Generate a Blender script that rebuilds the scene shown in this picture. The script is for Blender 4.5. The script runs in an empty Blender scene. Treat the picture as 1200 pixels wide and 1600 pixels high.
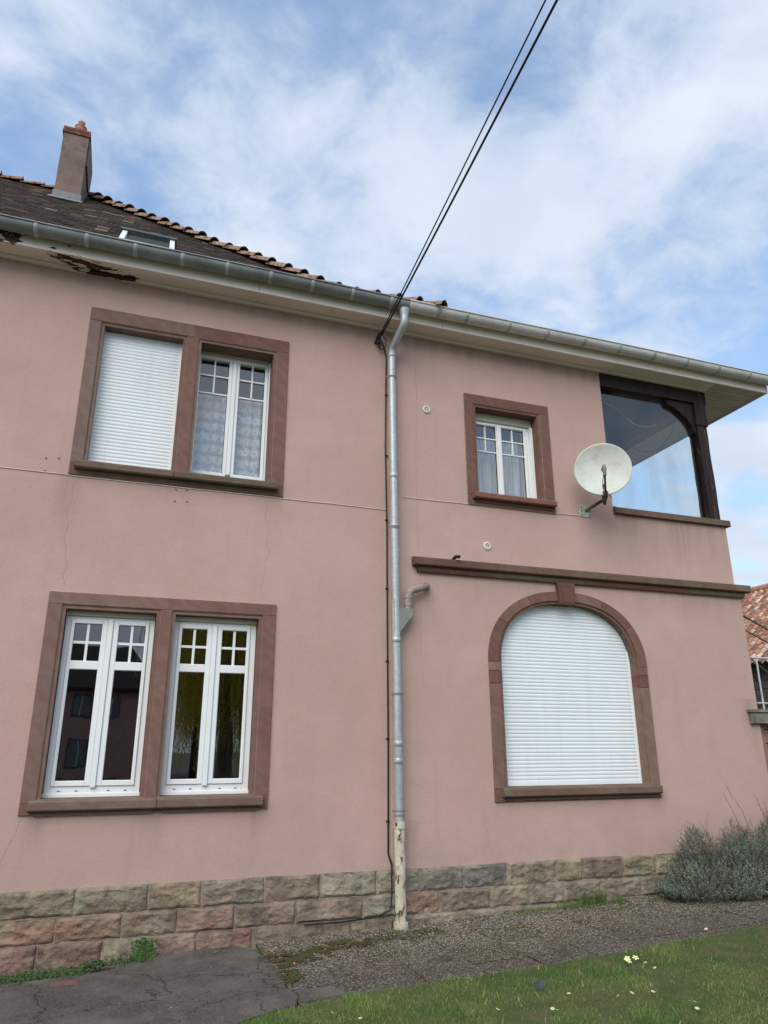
import bpy, bmesh, math, random
from mathutils import Vector, Matrix, noise
R = math.radians
random.seed(7)
S = bpy.context.scene
COL = S.collection
ZO = 1.7          # the lens sits 1.7 m above the ground at the left end of the wall

# ------------------------------------------------------------ camera
yaw, pitch, roll = 0.34179106, 0.31550959, -0.00271794
fw = Vector((math.sin(yaw)*math.cos(pitch), math.cos(yaw)*math.cos(pitch), math.sin(pitch)))
r0 = fw.cross(Vector((0, 0, 1))).normalized(); u0 = r0.cross(fw)
rr = math.cos(roll)*r0 + math.sin(roll)*u0
uu = -math.sin(roll)*r0 + math.cos(roll)*u0
cd = bpy.data.cameras.new('camera'); cam = bpy.data.objects.new('camera', cd); COL.objects.link(cam)
m = Matrix((rr, uu, -fw)).transposed().to_4x4(); m.translation = Vector((0, -7.5, ZO))
cam.matrix_world = m
cd.sensor_fit = 'HORIZONTAL'; cd.sensor_width = 36; cd.lens = 36*1132.793/1200
cd.clip_start = 0.05; cd.clip_end = 2000
S.camera = cam
S.render.resolution_x = 768; S.render.resolution_y = 1024

# ------------------------------------------------------------ sky and sun
SUN_EL, SUN_AZ = 42, 218      # compass style: 0 = +Y, clockwise; the sun stands behind the viewer's left shoulder
w = bpy.data.worlds.new('World'); S.world = w; w.use_nodes = True
nt = w.node_tree; nt.nodes.clear()
def N(t, **k):
    n = nt.nodes.new(t)
    for a, b in k.items(): setattr(n, a, b)
    return n
L = nt.links.new
def mth(op, a, b=None, c=None):
    n = N('ShaderNodeMath', operation=op)
    for i, v in enumerate((a, b, c)):
        if v is None: continue
        if isinstance(v, (int, float)): n.inputs[i].default_value = v
        else: L(v, n.inputs[i])
    return n.outputs[0]
sky = N('ShaderNodeTexSky', sky_type='NISHITA', sun_disc=False, sun_elevation=R(SUN_EL), sun_rotation=R(SUN_AZ),
        air_density=1.0, dust_density=1.2, ozone_density=1.6)
tc = N('ShaderNodeTexCoord')
sx = N('ShaderNodeSeparateXYZ'); L(tc.outputs['Generated'], sx.inputs[0])
zz = mth('ADD', mth('MAXIMUM', sx.outputs[2], 0.0), 0.22)
cx = N('ShaderNodeCombineXYZ'); L(mth('DIVIDE', sx.outputs[0], zz), cx.inputs[0]); L(mth('DIVIDE', sx.outputs[1], zz), cx.inputs[1])
mp = N('ShaderNodeMapping'); L(cx.outputs[0], mp.inputs[0])
mp.inputs['Rotation'].default_value = (0, 0, R(130)); mp.inputs['Scale'].default_value = (1.0, 1.35, 1); mp.inputs['Location'].default_value = (5.2, 9.7, 0)
n1 = N('ShaderNodeTexNoise'); L(mp.outputs[0], n1.inputs[0]); n1.inputs['Scale'].default_value = 1.75; n1.inputs['Detail'].default_value = 10; n1.inputs['Roughness'].default_value = .50; n1.inputs['Distortion'].default_value = .15
n2 = N('ShaderNodeTexNoise'); L(cx.outputs[0], n2.inputs[0]); n2.inputs['Scale'].default_value = 6.0; n2.inputs['Detail'].default_value = 7; n2.inputs['Roughness'].default_value = .62; n2.inputs['Distortion'].default_value = .3
cov = mth('ADD', mth('MULTIPLY', n1.outputs[0], 1.0), mth('MULTIPLY', n2.outputs[0], 0.46))
mr = N('ShaderNodeMapRange', interpolation_type='SMOOTHERSTEP'); L(cov, mr.inputs[0]); mr.inputs[1].default_value = .58; mr.inputs[2].default_value = .90; mr.inputs[3].default_value = .24
hz = N('ShaderNodeMapRange'); L(sx.outputs[2], hz.inputs[0]); hz.inputs[1].default_value = .0; hz.inputs[2].default_value = .55; hz.inputs[3].default_value = .55; hz.inputs[4].default_value = 0
covf = mth('MINIMUM', mth('ADD', mr.outputs[0], hz.outputs[0]), 1.0)
SKYK = 0.15
sk = N('ShaderNodeMix', data_type='RGBA', blend_type='MULTIPLY'); sk.inputs[0].default_value = 1; L(sky.outputs[0], sk.inputs[6]); sk.inputs[7].default_value = (.80, 1.10, 1.24, 1)
n3 = N('ShaderNodeTexNoise'); L(mp.outputs[0], n3.inputs[0]); n3.inputs['Scale'].default_value = 4.3; n3.inputs['Detail'].default_value = 6
cr = N('ShaderNodeMix', data_type='RGBA'); L(n3.outputs[0], cr.inputs[0])
cr.inputs[6].default_value = (2.45, 2.95, 3.75, 1); cr.inputs[7].default_value = (4.15, 4.45, 4.9, 1)
mx = N('ShaderNodeMix', data_type='RGBA'); L(covf, mx.inputs[0]); L(sk.outputs[2], mx.inputs[6]); L(cr.outputs[2], mx.inputs[7])
bg = N('ShaderNodeBackground'); L(mx.outputs[2], bg.inputs[0]); bg.inputs[1].default_value = SKYK
wo = N('ShaderNodeOutputWorld'); L(bg.outputs[0], wo.inputs[0])

sl = bpy.data.lights.new('sun', 'SUN'); sl.energy = 1.8; sl.angle = R(50); sl.color = (1, .93, .83)
so = bpy.data.objects.new('sun', sl); COL.objects.link(so)
az = R(SUN_AZ); dirs = Vector((math.sin(az)*math.cos(R(SUN_EL)), math.cos(az)*math.cos(R(SUN_EL)), math.sin(R(SUN_EL))))
so.rotation_euler = (-dirs).to_track_quat('-Z', 'Y').to_euler(); so.location = (-8, -12, 14)
S.view_settings.view_transform = 'Standard'; S.view_settings.look = 'None'
S.view_settings.gamma = 1; S.view_settings.exposure = 0.55

# ------------------------------------------------------------ helpers
class MB:
    """collects faces (facade coordinates: z measured from the lens height) and links them as one mesh"""
    def __init__(s): s.v = []; s.f = []; s.m = []; s.c = []
    def face(s, pts, m=0, c=(1, 1, 1)):
        n = len(s.v); s.v += [tuple(p) for p in pts]; s.f.append(tuple(range(n, n+len(pts)))); s.m.append(m); s.c.append(c)
    def grid(s, P, m=0, c=(1, 1, 1), close=False, flip=False):
        n = len(s.v); a = len(P); b = len(P[0])
        for row in P: s.v += [tuple(p) for p in row]
        for i in range(a-1):
            for j in range(b if close else b-1):
                j2 = (j+1) % b
                q = (n+i*b+j, n+i*b+j2, n+(i+1)*b+j2, n+(i+1)*b+j)
                s.f.append(q[::-1] if flip else q); s.m.append(m); s.c.append(c)
    def box(s, x0, x1, y0, y1, z0, z1, m=0, c=(1, 1, 1), bev=0):
        if bev:
            b = bev
            ring = lambda X0, X1, Z0, Z1, Y: [(X0, Y, Z0), (X1, Y, Z0), (X1, Y, Z1), (X0, Y, Z1)]
            A = ring(x0+b, x1-b, z0+b, z1-b, y0); B = ring(x0, x1, z0, z1, y0+b); Cc = ring(x0, x1, z0, z1, y1)
            s.face(A, m, c)
            for P, Q in ((A, B), (B, Cc)):
                for i in range(4): j = (i+1) % 4; s.face([P[i], Q[i], Q[j], P[j]], m, c)
            s.face(Cc[::-1], m, c); return
        n = len(s.v)
        s.v += [(x0, y0, z0), (x1, y0, z0), (x1, y1, z0), (x0, y1, z0), (x0, y0, z1), (x1, y0, z1), (x1, y1, z1), (x0, y1, z1)]
        for f in ((0, 3, 2, 1), (4, 5, 6, 7), (0, 1, 5, 4), (1, 2, 6, 5), (2, 3, 7, 6), (3, 0, 4, 7)):
            s.f.append(tuple(n+i for i in f)); s.m.append(m); s.c.append(c)
    def tube(s, pts, r, n=10, m=0, c=(1, 1, 1), caps=True):
        pts = [Vector(p) for p in pts]; k = len(pts)
        rs = r if isinstance(r, (list, tuple)) else [r]*k
        rows = []; up = None
        for i in range(k):
            t = (pts[min(i+1, k-1)]-pts[max(i-1, 0)]).normalized()
            if up is None: up = t.orthogonal().normalized()
            up = (up - t*up.dot(t)).normalized(); sd = t.cross(up)
            rows.append([pts[i]+rs[i]*(math.cos(2*math.pi*j/n)*up+math.sin(2*math.pi*j/n)*sd) for j in range(n)])
        s.grid(rows, m, c, close=True)
        if caps: s.face(rows[0][::-1], m, c); s.face(rows[-1], m, c)
    def build(s, name, mats, parent=None, org=(0, 0, 0), smooth=False, world=False):
        me = bpy.data.meshes.new(name)
        o = Vector(org); dz = 0 if world else ZO
        me.from_pydata([(x-o.x, y-o.y, z+dz-o.z) for x, y, z in s.v], [], s.f)
        if not isinstance(mats, (list, tuple)): mats = [mats]
        for q in mats: me.materials.append(q)
        me.polygons.foreach_set('material_index', s.m)
        if smooth is True: me.polygons.foreach_set('use_smooth', [True]*len(s.f))
        at = me.color_attributes.new('tint', 'FLOAT_COLOR', 'CORNER')
        buf = []
        for f, c in zip(s.f, s.c): buf += [c[0], c[1], c[2], 1]*len(f)
        at.data.foreach_set('color', buf)
        me.update()
        ob = bpy.data.objects.new(name, me); COL.objects.link(ob)
        if parent: ob.parent = parent
        else: ob.location = o
        return ob
def tag(o, label, cat, group=None, kind=None):
    if label: o['label'] = label
    if cat: o['category'] = cat
    if group: o['group'] = group
    if kind: o['kind'] = kind
    return o
def thing(name, label, cat, loc=(0, 0, 0), group=None):
    o = bpy.data.objects.new(name, None); COL.objects.link(o); o.location = loc; o.empty_display_size = .2
    return tag(o, label, cat, group)
def jit(c, a=.08):
    k = 1+random.uniform(-a, a); return tuple(x*k*(1+random.uniform(-a/3, a/3)) for x in c)
def poly_extrude(outer, holes, y0, y1):
    """flat outline in X,Z with holes, given a real thickness from y0 to y1; returns (verts, faces)"""
    cu = bpy.data.curves.new('tmp', 'CURVE'); cu.dimensions = '2D'; cu.fill_mode = 'BOTH'
    for ring in [outer]+holes:
        sp = cu.splines.new('POLY'); sp.points.add(len(ring)-1); sp.use_cyclic_u = True
        for p, q in zip(sp.points, ring): p.co = (q[0], q[1], 0, 1)
    cu.extrude = (y1-y0)/2
    ob = bpy.data.objects.new('tmp', cu); COL.objects.link(ob)
    dg = bpy.context.evaluated_depsgraph_get(); dg.update()
    me = bpy.data.meshes.new_from_object(ob.evaluated_get(dg))
    mid = (y0+y1)/2
    V = [(v.co.x, mid-v.co.z, v.co.y) for v in me.vertices]
    F = [tuple(p.vertices) for p in me.polygons]
    bpy.data.objects.remove(ob); bpy.data.curves.remove(cu); bpy.data.meshes.remove(me)
    return V, F
def add_vf(mb, VF, m=0, c=(1, 1, 1)):
    V, F = VF; n = len(mb.v); mb.v += V
    for f in F: mb.f.append(tuple(n+i for i in f)); mb.m.append(m); mb.c.append(c)

# ------------------------------------------------------------ materials
class Mat:
    def __init__(s, name, rough=.8, spec=.3, metal=0, ior=1.45):
        s.mat = bpy.data.materials.new(name); s.mat.use_nodes = True; s.t = s.mat.node_tree; s.t.nodes.clear()
        s.p = s.n('ShaderNodeBsdfPrincipled'); s.o = s.n('ShaderNodeOutputMaterial'); s.l(s.p.outputs[0], s.o.inputs[0])
        s.p.inputs['Roughness'].default_value = rough; s.p.inputs['Metallic'].default_value = metal
        s.p.inputs['Specular IOR Level'].default_value = spec; s.p.inputs['IOR'].default_value = ior
        s.tc = s.n('ShaderNodeTexCoord').outputs['Object']
    def n(s, t, **k):
        q = s.t.nodes.new(t)
        for a, b in k.items(): setattr(q, a, b)
        return q
    def l(s, a, b): s.t.links.new(a, b)
    def val(s, v, inp):
        if isinstance(v, (int, float)): inp.default_value = v
        elif isinstance(v, tuple): inp.default_value = (*v, 1) if len(v) == 3 else v
        else: s.l(v, inp)
    def math(s, op, a, b=0.0, c=None, clamp=False):
        q = s.n('ShaderNodeMath', operation=op, use_clamp=clamp); s.val(a, q.inputs[0]); s.val(b, q.inputs[1])
        if c is not None: s.val(c, q.inputs[2])
        return q.outputs[0]
    def map(s, scale=(1, 1, 1), loc=(0, 0, 0), rot=(0, 0, 0)):
        q = s.n('ShaderNodeMapping'); s.l(s.tc, q.inputs[0]); q.inputs['Scale'].default_value = scale
        q.inputs['Location'].default_value = loc; q.inputs['Rotation'].default_value = rot; return q.outputs[0]
    def noise(s, scale, detail=4, rough=.55, vec=None, dist=0):
        q = s.n('ShaderNodeTexNoise'); s.l(vec or s.tc, q.inputs[0]); q.inputs['Scale'].default_value = scale
        q.inputs['Detail'].default_value = detail; q.inputs['Roughness'].default_value = rough; q.inputs['Distortion'].default_value = dist
        return q.outputs[0]
    def vor(s, scale, vec=None, out='Distance', feat='F1'):
        q = s.n('ShaderNodeTexVoronoi', feature=feat); s.l(vec or s.tc, q.inputs[0]); q.inputs['Scale'].default_value = scale; return q.outputs[out]
    def ramp(s, f, a, b, lo=0.0, hi=1.0, smooth=True):
        q = s.n('ShaderNodeMapRange', interpolation_type='SMOOTHSTEP' if smooth else 'LINEAR'); s.l(f, q.inputs[0])
        for i, v in enumerate((a, b, lo, hi)): q.inputs[i+1].default_value = v
        return q.outputs[0]
    def mix(s, f, a, b, mode='MIX'):
        q = s.n('ShaderNodeMix', data_type='RGBA', blend_type=mode); s.val(f, q.inputs[0]); s.val(a, q.inputs[6]); s.val(b, q.inputs[7]); return q.outputs[2]
    def tint(s): return s.n('ShaderNodeVertexColor', layer_name='tint').outputs[0]
    def sep(s, v=None):
        q = s.n('ShaderNodeSeparateXYZ'); s.l(v or s.tc, q.inputs[0]); return q.outputs
    def base(s, c): s.val(c, s.p.inputs['Base Color']); return s
    def bump(s, h, st=.3, dist=.01, prev=None):
        q = s.n('ShaderNodeBump'); q.inputs['Strength'].default_value = st; q.inputs['Distance'].default_value = dist
        s.l(h, q.inputs['Height']); s.l(q.outputs[0], s.p.inputs['Normal']); return s

def plain(name, c, rough=.7, spec=.3, var=.12, scale=6, metal=0, bump=0, bscale=60, tint=False, dirt=None):
    q = Mat(name, rough, spec, metal)
    f = q.noise(scale, 5)
    col = q.mix(q.ramp(f, .3, .7), tuple(x*(1-var) for x in c), tuple(min(1, x*(1+var)) for x in c))
    if dirt: col = q.mix(q.ramp(q.noise(scale*1.7, 8, .65), .5, .72, 0, dirt[1]), col, dirt[0])
    if tint: col = q.mix(1.0, col, q.tint(), 'MULTIPLY')
    q.base(col)
    if bump: q.bump(q.noise(bscale, 4), bump, .004)
    return q.mat

# pink roughcast render with blotches, run-off streaks, dirty zones and darker bands
q = Mat('pink_render', .92, .15)
c = q.mix(q.ramp(q.noise(.7, 5, .6), .3, .7), (.484, .328, .276), (.538, .370, .314))
c = q.mix(q.ramp(q.noise(3.2, 6, .65), .38, .72, 0, .38), c, (.44, .295, .245))
c = q.mix(q.ramp(q.noise(1.1, 7, .68, q.map((1, 1, .7), (5, 1, 2))), .52, .68, 0, .25), c, (.56, .415, .365))
X, Y, Z = q.sep()
st = q.noise(1.0, 6, .6, q.map((7, 7, .35)))
def darker_below(x, zt, wd, ln, amt):
    """darkens the wall below height zt: run-off stains under sills and coping, bands and patches elsewhere"""
    g = q.math('POWER', 2.718, q.math('MULTIPLY', q.math('POWER', q.math('DIVIDE', q.math('SUBTRACT', X, x), wd), 2.0), -1.0))
    v = q.ramp(Z, zt+ZO-ln, zt+ZO, 0, 1); v = q.math('MULTIPLY', v, q.math('LESS_THAN', Z, zt+ZO))
    return q.math('MULTIPLY', q.math('MULTIPLY', g, v), amt)
tot = None
for a in ((-.66, 2.66, .10, .9, .8), (.30, 2.64, .25, .5, .35), (1.36, 2.64, .09, .5, .4), (-.60, -.55, .10, .45, .8), (.40, -.55, .16, .6, .45), (1.36, -.55, .10, .5, .6),
          (7.0, 2.92, .75, .8, .9), (6.1, 2.92, .25, .5, .6), (4.0, -.55, .12, .4, .4), (6.05, -.55, .12, .5, .4), (4.4, 1.93, 1.1, .5, .35), (6.9, 1.93, .8, .5, .5), (2.0, 4.98, 6, .35, .5), (5.5, 4.98, 3, .3, .4), (2.95, -.7, .10, .6, .7), (7.65, .6, .16, .9, .5)):  # also broad darker bands under string course and eaves, patch beside standpipe
    t = darker_below(*a); tot = t if tot is None else q.math('ADD', tot, t)
tot = q.math('MULTIPLY', tot, q.ramp(st, .25, .75, .15, 1.0), clamp=True)
c = q.mix(q.math('MULTIPLY', tot, 1.0, clamp=True), c, (.25, .185, .15))
c = q.mix(q.ramp(st, .52, .8, 0, .22), c, (.36, .25, .21))
base_d = q.math('MULTIPLY', q.ramp(Z, .5, 1.15, 1, 0), q.ramp(q.noise(2.6, 6, .65), .35, .7, .1, .75))
c = q.mix(base_d, c, (.40, .29, .26))
c = q.mix(q.ramp(q.noise(48, 4, .75), .38, .68, 0, .30), c, (.36, .25, .215))
c = q.mix(q.ramp(q.noise(60, 3, .7, q.map((1, 1, 1), (9, 9, 9))), .55, .75, 0, .35), c, (.60, .45, .40))
q.base(c)
hgt = q.math('ADD', q.noise(50, 5, .75), q.math('MULTIPLY', q.noise(7, 4), 1.2))
q.bump(hgt, .45, .006); STUCCO = q.mat

def sandstone(name, a, b, green=.25, vein=True):
    q = Mat(name, .85, .2)
    w = q.n('ShaderNodeTexWave', wave_type='BANDS', bands_direction='DIAGONAL'); q.l(q.tc, w.inputs[0])
    w.inputs['Scale'].default_value = 3.1; w.inputs['Distortion'].default_value = 14; w.inputs['Detail'].default_value = 5; w.inputs['Detail Scale'].default_value = .8
    c = q.mix(q.ramp(w.outputs[1], .1, .9, 0, .38 if vein else .15), a, b)
    c = q.mix(q.ramp(q.noise(3, 6, .6), .35, .7, 0, .5), c, tuple(x*.72 for x in a))
    c = q.mix(q.ramp(q.noise(5, 6, .62, q.map((1, 1, 2.2), (3, 1, 7))), .52, .68, 0, green), c, (.20, .20, .145))
    c = q.mix(q.ramp(q.noise(60, 3), .3, .7, 0, .25), c, tuple(x*.7 for x in b))
    c = q.mix(1.0, c, q.tint(), 'MULTIPLY')
    q.base(c); q.bump(q.math('ADD', q.noise(45, 5, .65), q.noise(6, 3)), .4, .006); return q.mat
STONE = sandstone('red_sandstone', (.195, .112, .090), (.262, .168, .138))
STONE_WET = sandstone('weathered_sandstone', (.17, .118, .095), (.20, .158, .122), .5)
MORTAR = plain('mortar', (.34, .28, .235), .95, .1, .2, 20, bump=.4)
# rough-faced plinth blocks
q = Mat('plinth_stone', .93, .12)
c = q.mix(q.ramp(q.noise(4, 6, .65), .3, .72), (.70, .68, .65), (1.42, 1.36, 1.26))
bl = q.ramp(q.noise(2.7, 6, .6, q.map((1, 1, 1.8), (2, 7, 4))), .38, .66, .12, .75)
c = q.mix(1.0, c, q.mix(bl, q.tint(), (.265, .215, .16)), 'MULTIPLY')
c = q.mix(q.ramp(q.noise(6, 8, .75), .54, .66, 0, .55), c, (.085, .075, .06))
c = q.mix(q.ramp(q.noise(38, 5, .75), .5, .75, 0, .5), c, (.10, .09, .07))
c = q.mix(q.ramp(q.noise(2.4, 6, .6, q.map((1, 1, 1), (5, 5, 5))), .52, .7, 0, .55), c, (.27, .27, .20))
q.base(c); q.bump(q.math('ADD', q.noise(14, 7, .7), q.math('MULTIPLY', q.noise(60, 5, .75), .8)), .75, .018); PLINTH = q.mat
PVC = plain('white_pvc', (.80, .81, .80), .32, .5, .02, 3)
q = Mat('shutter_pvc', .42, .45)
q.base(q.mix(q.ramp(q.noise(1, 6, .65, q.map((9, 9, .6))), .45, .8, 0, .28), q.mix(q.ramp(q.noise(1.5, 5, .6), .35, .75, 0, 1), (.77, .805, .82), (.73, .765, .775)), (.58, .59, .57))); SHUT = q.mat
CREAM = plain('cream_box_lining', (.50, .48, .38), .6, .3, .06, 4)
GASKET = plain('dark_gasket', (.02, .02, .022), .6)
# board paint, flaking near the rotten patch
q = Mat('eaves_paint', .6, .3)
c = q.mix(q.ramp(q.noise(2.5, 6, .6, q.map((.6, 4, 4))), .3, .75), (.89, .80, .72), (.80, .72, .64))
X, Y, Z = q.sep()
d = q.math('ADD', q.math('POWER', q.math('DIVIDE', q.math('ADD', X, .74), .40), 2.0), q.math('POWER', q.math('DIVIDE', q.math('ADD', q.math('ADD', Y, .125), q.math('MULTIPLY', q.math('ADD', X, .8), -.20)), .10), 2.0))
d2 = q.math('ADD', q.math('POWER', q.math('DIVIDE', q.math('ADD', X, 1.72), .26), 2.0), q.math('POWER', q.math('DIVIDE', q.math('ADD', Y, .32), .06), 2.0))
d = q.math('MINIMUM', d, d2)
nz = q.noise(1, 7, .68, q.map((4.5, 13, 10)))
pm = q.ramp(q.math('SUBTRACT', nz, q.math('MULTIPLY', d, .11)), .41, .43)
crk = q.math('MULTIPLY', q.ramp(q.noise(1, 4, .6, q.map((1.6, 34, 20), (2, 0, 0))), .68, .69), q.ramp(X, -1.0, 1.8, 1, 0))
pm = q.math('MAXIMUM', pm, crk)
c = q.mix(q.ramp(q.noise(5, 7, .7), .58, .72, 0, .4), c, (.50, .455, .39))
c = q.mix(pm, c, q.mix(q.noise(30, 4), (.035, .018, .014), (.10, .045, .03)))
q.base(c); q.bump(pm, .8, -.006); EAVES = q.mat
def zinc(name, a, b, rough=.5, metal=.4, sc=3):
    q = Mat(name, rough, .4, metal)
    c = q.mix(q.ramp(q.noise(sc, 6, .62, q.map((.8, 1, 1))), .3, .72), a, b)
    c = q.mix(q.ramp(q.noise(sc*7, 4, .7), .5, .75, 0, .35), c, tuple(x*.6 for x in a))
    q.base(c); q.l(q.ramp(q.noise(sc*3, 4), .3, .7, rough-.1, rough+.15), q.p.inputs['Roughness']); return q.mat
ZINC_DARK = zinc('weathered_zinc', (.20, .215, .215), (.30, .315, .31), .5, .25)
ZINC_PALE = zinc('pale_zinc', (.57, .555, .53), (.71, .69, .66), .55, .1)
q = Mat('galvanised_pipe', .50, .4, .45)
v = q.vor(45, out='Color'); c = q.mix(q.ramp(q.sep(v)[0], 0, 1), (.42, .44, .45), (.50, .52, .53))
c = q.mix(q.ramp(q.noise(3, 5, .6, q.map((4, 4, .8))), .45, .75, 0, .6), c, (.25, .27, .28)); q.base(c); GALV = q.mat
PLASTIC_PIPE = plain('grimy_grey_plastic', (.30, .25, .215), .6, .4, .2, 14, dirt=((.13, .10, .08), .6))
q = Mat('flaking_cream_paint', .75, .3)
fl = q.ramp(q.noise(1, 6, .7, q.map((22, 22, 9))), .555, .58)
c = q.mix(q.ramp(q.noise(9, 5), .3, .7), (.62, .56, .44), (.48, .42, .32)); c = q.mix(fl, c, (.10, .06, .045)); q.base(c); q.bump(fl, .6, -.004); FLAKE = q.mat
BLACK = plain('black_rubber', (.012, .012, .013), .5, .4)
WHITE_CABLE = plain('dirty_white_cable', (.66, .58, .52), .6)
# glass panes: a thin sheet, clear with a Fresnel reflection
def glass(name, tintc, refl=1.0, f=1.0, film=0):
    q = Mat(name); q.t.nodes.remove(q.p)
    tr = q.n('ShaderNodeBsdfTransparent'); tr.inputs[0].default_value = (*tintc, 1)
    gl = q.n('ShaderNodeBsdfGlossy'); gl.inputs['Roughness'].default_value = 0.0; gl.inputs[0].default_value = (.95, .97, 1, 1)
    bp = q.n('ShaderNodeBump'); bp.inputs['Strength'].default_value = .03; bp.inputs['Distance'].default_value = .02
    q.l(q.noise(2.2, 2), bp.inputs['Height']); q.l(bp.outputs[0], gl.inputs['Normal'])
    ge = q.n('ShaderNodeNewGeometry'); dt = q.n('ShaderNodeVectorMath', operation='DOT_PRODUCT'); q.l(ge.outputs['Normal'], dt.inputs[0]); q.l(ge.outputs['Incoming'], dt.inputs[1])
    cs = q.math('SUBTRACT', 1.0, q.math('ABSOLUTE', dt.outputs['Value']), clamp=True)
    ff = q.math('MULTIPLY', q.math('ADD', q.math('MULTIPLY', q.math('POWER', cs, 5.0), .96), .04), f, clamp=True)
    if film:
        df = q.n('ShaderNodeBsdfTranslucent'); df.inputs[0].default_value = (.85, .9, .9, 1); m0_ = q.n('ShaderNodeMixShader'); q.l(q.ramp(q.noise(1.6, 5, .6, q.map((2, 1, .6))), .3, .75, film*.4, film*1.6), m0_.inputs[0]); q.l(tr.outputs[0], m0_.inputs[1]); q.l(df.outputs[0], m0_.inputs[2]); tr = m0_
    mx = q.n('ShaderNodeMixShader'); q.l(ff, mx.inputs[0]); q.l(tr.outputs[0], mx.inputs[1]); q.l(gl.outputs[0], mx.inputs[2]); q.l(mx.outputs[0], q.o.inputs[0])
    return q.mat
GLASS = glass('window_glass', (.88, .90, .90), f=4.0)
GLASS_CLEAR = glass('loggia_glass', (.88, .92, .92), f=1.2, film=.10)
# curtains
def curtain(name, lace):
    q = Mat(name, .9, .1); q.base((.88, .90, .92))
    tl = q.n('ShaderNodeBsdfTranslucent'); tl.inputs[0].default_value = (.8, .83, .86, 1)
    tr = q.n('ShaderNodeBsdfTransparent')
    m1 = q.n('ShaderNodeMixShader'); m1.inputs[0].default_value = .3; q.l(q.p.outputs[0], m1.inputs[1]); q.l(tl.outputs[0], m1.inputs[2])
    if lace:
        X, Y, Z = q.sep()
        a = q.math('SINE', q.math('MULTIPLY', Z, 46.0)); b = q.math('SINE', q.math('MULTIPLY', X, 62.0))
        nn = q.noise(34, 4, .65, dist=1.8)
        pet = q.math('ADD', q.math('ADD', q.math('MULTIPLY', a, .11), q.math('MULTIPLY', q.math('MULTIPLY', q.math('MAXIMUM', a, 0.0), b), .20)), nn)
        sc = q.math('SINE', q.math('ADD', q.math('MULTIPLY', Z, 46.0), q.math('MULTIPLY', q.math('SINE', q.math('MULTIPLY', X, 62.0)), 1.1)))
        al = q.math('MAXIMUM', q.ramp(pet, .38, .56, .55, 1.0), q.ramp(sc, .86, .97, 0, .95))
    else:
        st = q.ramp(q.vor(9, q.map((1, 0, 1))), .07, .10, .95, .0)
        al = q.math('MAXIMUM', q.ramp(q.noise(1, 4, .6, q.map((30, 30, 1.5))), .3, .7, .55, .9), st)
    m2 = q.n('ShaderNodeMixShader'); q.l(al, m2.inputs[0]); q.l(tr.outputs[0], m2.inputs[1]); q.l(m1.outputs[0], m2.inputs[2]); q.l(m2.outputs[0], q.o.inputs[0])
    return q.mat
LACE = curtain('lace_curtain', True); SHEER = curtain('sheer_curtain', False)
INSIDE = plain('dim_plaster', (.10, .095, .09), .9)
DARKWOOD = Mat('dark_stained_wood', .55, .35)
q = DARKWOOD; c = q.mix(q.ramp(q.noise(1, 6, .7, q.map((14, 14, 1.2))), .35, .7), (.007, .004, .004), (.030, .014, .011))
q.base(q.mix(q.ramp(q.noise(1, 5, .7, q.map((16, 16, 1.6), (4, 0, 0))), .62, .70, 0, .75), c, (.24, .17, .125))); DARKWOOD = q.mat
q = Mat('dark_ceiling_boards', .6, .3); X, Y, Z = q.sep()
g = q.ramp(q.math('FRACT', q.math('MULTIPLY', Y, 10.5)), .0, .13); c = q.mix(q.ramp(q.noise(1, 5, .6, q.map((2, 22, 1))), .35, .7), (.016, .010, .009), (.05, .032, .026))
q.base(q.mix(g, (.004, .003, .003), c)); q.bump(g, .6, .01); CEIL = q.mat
q = Mat('soffit_boards', .65, .3); X, Y, Z = q.sep()
g = q.ramp(q.math('FRACT', q.math('MULTIPLY', Y, 10.5)), .0, .10); c = q.mix(q.ramp(q.noise(1, 6, .65, q.map((1.5, 9, 1))), .35, .75), (.66, .62, .54), (.52, .49, .42))
q.base(q.mix(g, (.16, .15, .12), c)); q.bump(g, .5, .008); SOFFIT = q.mat
q = Mat('dirty_chimney_render', .95, .1)
c = q.mix(q.ramp(q.noise(2.2, 6, .65), .3, .7), (.25, .175, .148), (.19, .145, .122)); X, Y, Z = q.sep()
c = q.mix(q.math('MULTIPLY', q.ramp(q.noise(5, 6, .7), .4, .65, 0, .65), q.ramp(Z, 10.3, 11.6, .4, 1)), c, (.10, .08, .065)); q.base(c); q.bump(q.noise(60, 4), .4, .006); CHIM = q.mat
BRICK = plain('red_brick', (.17, .075, .055), .9, .15, .3, 12, dirt=((.08, .05, .04), .7))
TERRA = plain('terracotta_pot', (.30, .14, .085), .85, .2, .2, 10)
LEAD = plain('lead_flashing', (.19, .19, .19), .55, .4, .15, 6)
q = Mat('old_roof_tile', .88, .2)
c = q.mix(1.0, q.mix(q.ramp(q.noise(6, 6, .7), .3, .7), (.7, .7, .7), (1.2, 1.15, 1.1)), q.tint(), 'MULTIPLY')
c = q.mix(q.ramp(q.noise(2.6, 7, .7), .5, .68, 0, .6), c, (.016, .013, .010)); c = q.mix(q.ramp(q.noise(30, 5, .7), .60, .68, 0, .6), c, (.20, .16, .11)); q.base(c); q.bump(q.noise(30, 5), .5, .01); TILE = q.mat
q = Mat('lichened_hip_tile', .9, .15)
oi = q.n('ShaderNodeObjectInfo').outputs['Random']
c = q.mix(q.ramp(oi, 0, 1), (.30, .145, .09), (.27, .18, .125))
wn = q.n('ShaderNodeVectorMath', operation='ADD'); q.l(q.tc, wn.inputs[0]); q.l(oi, wn.inputs[1])
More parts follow.
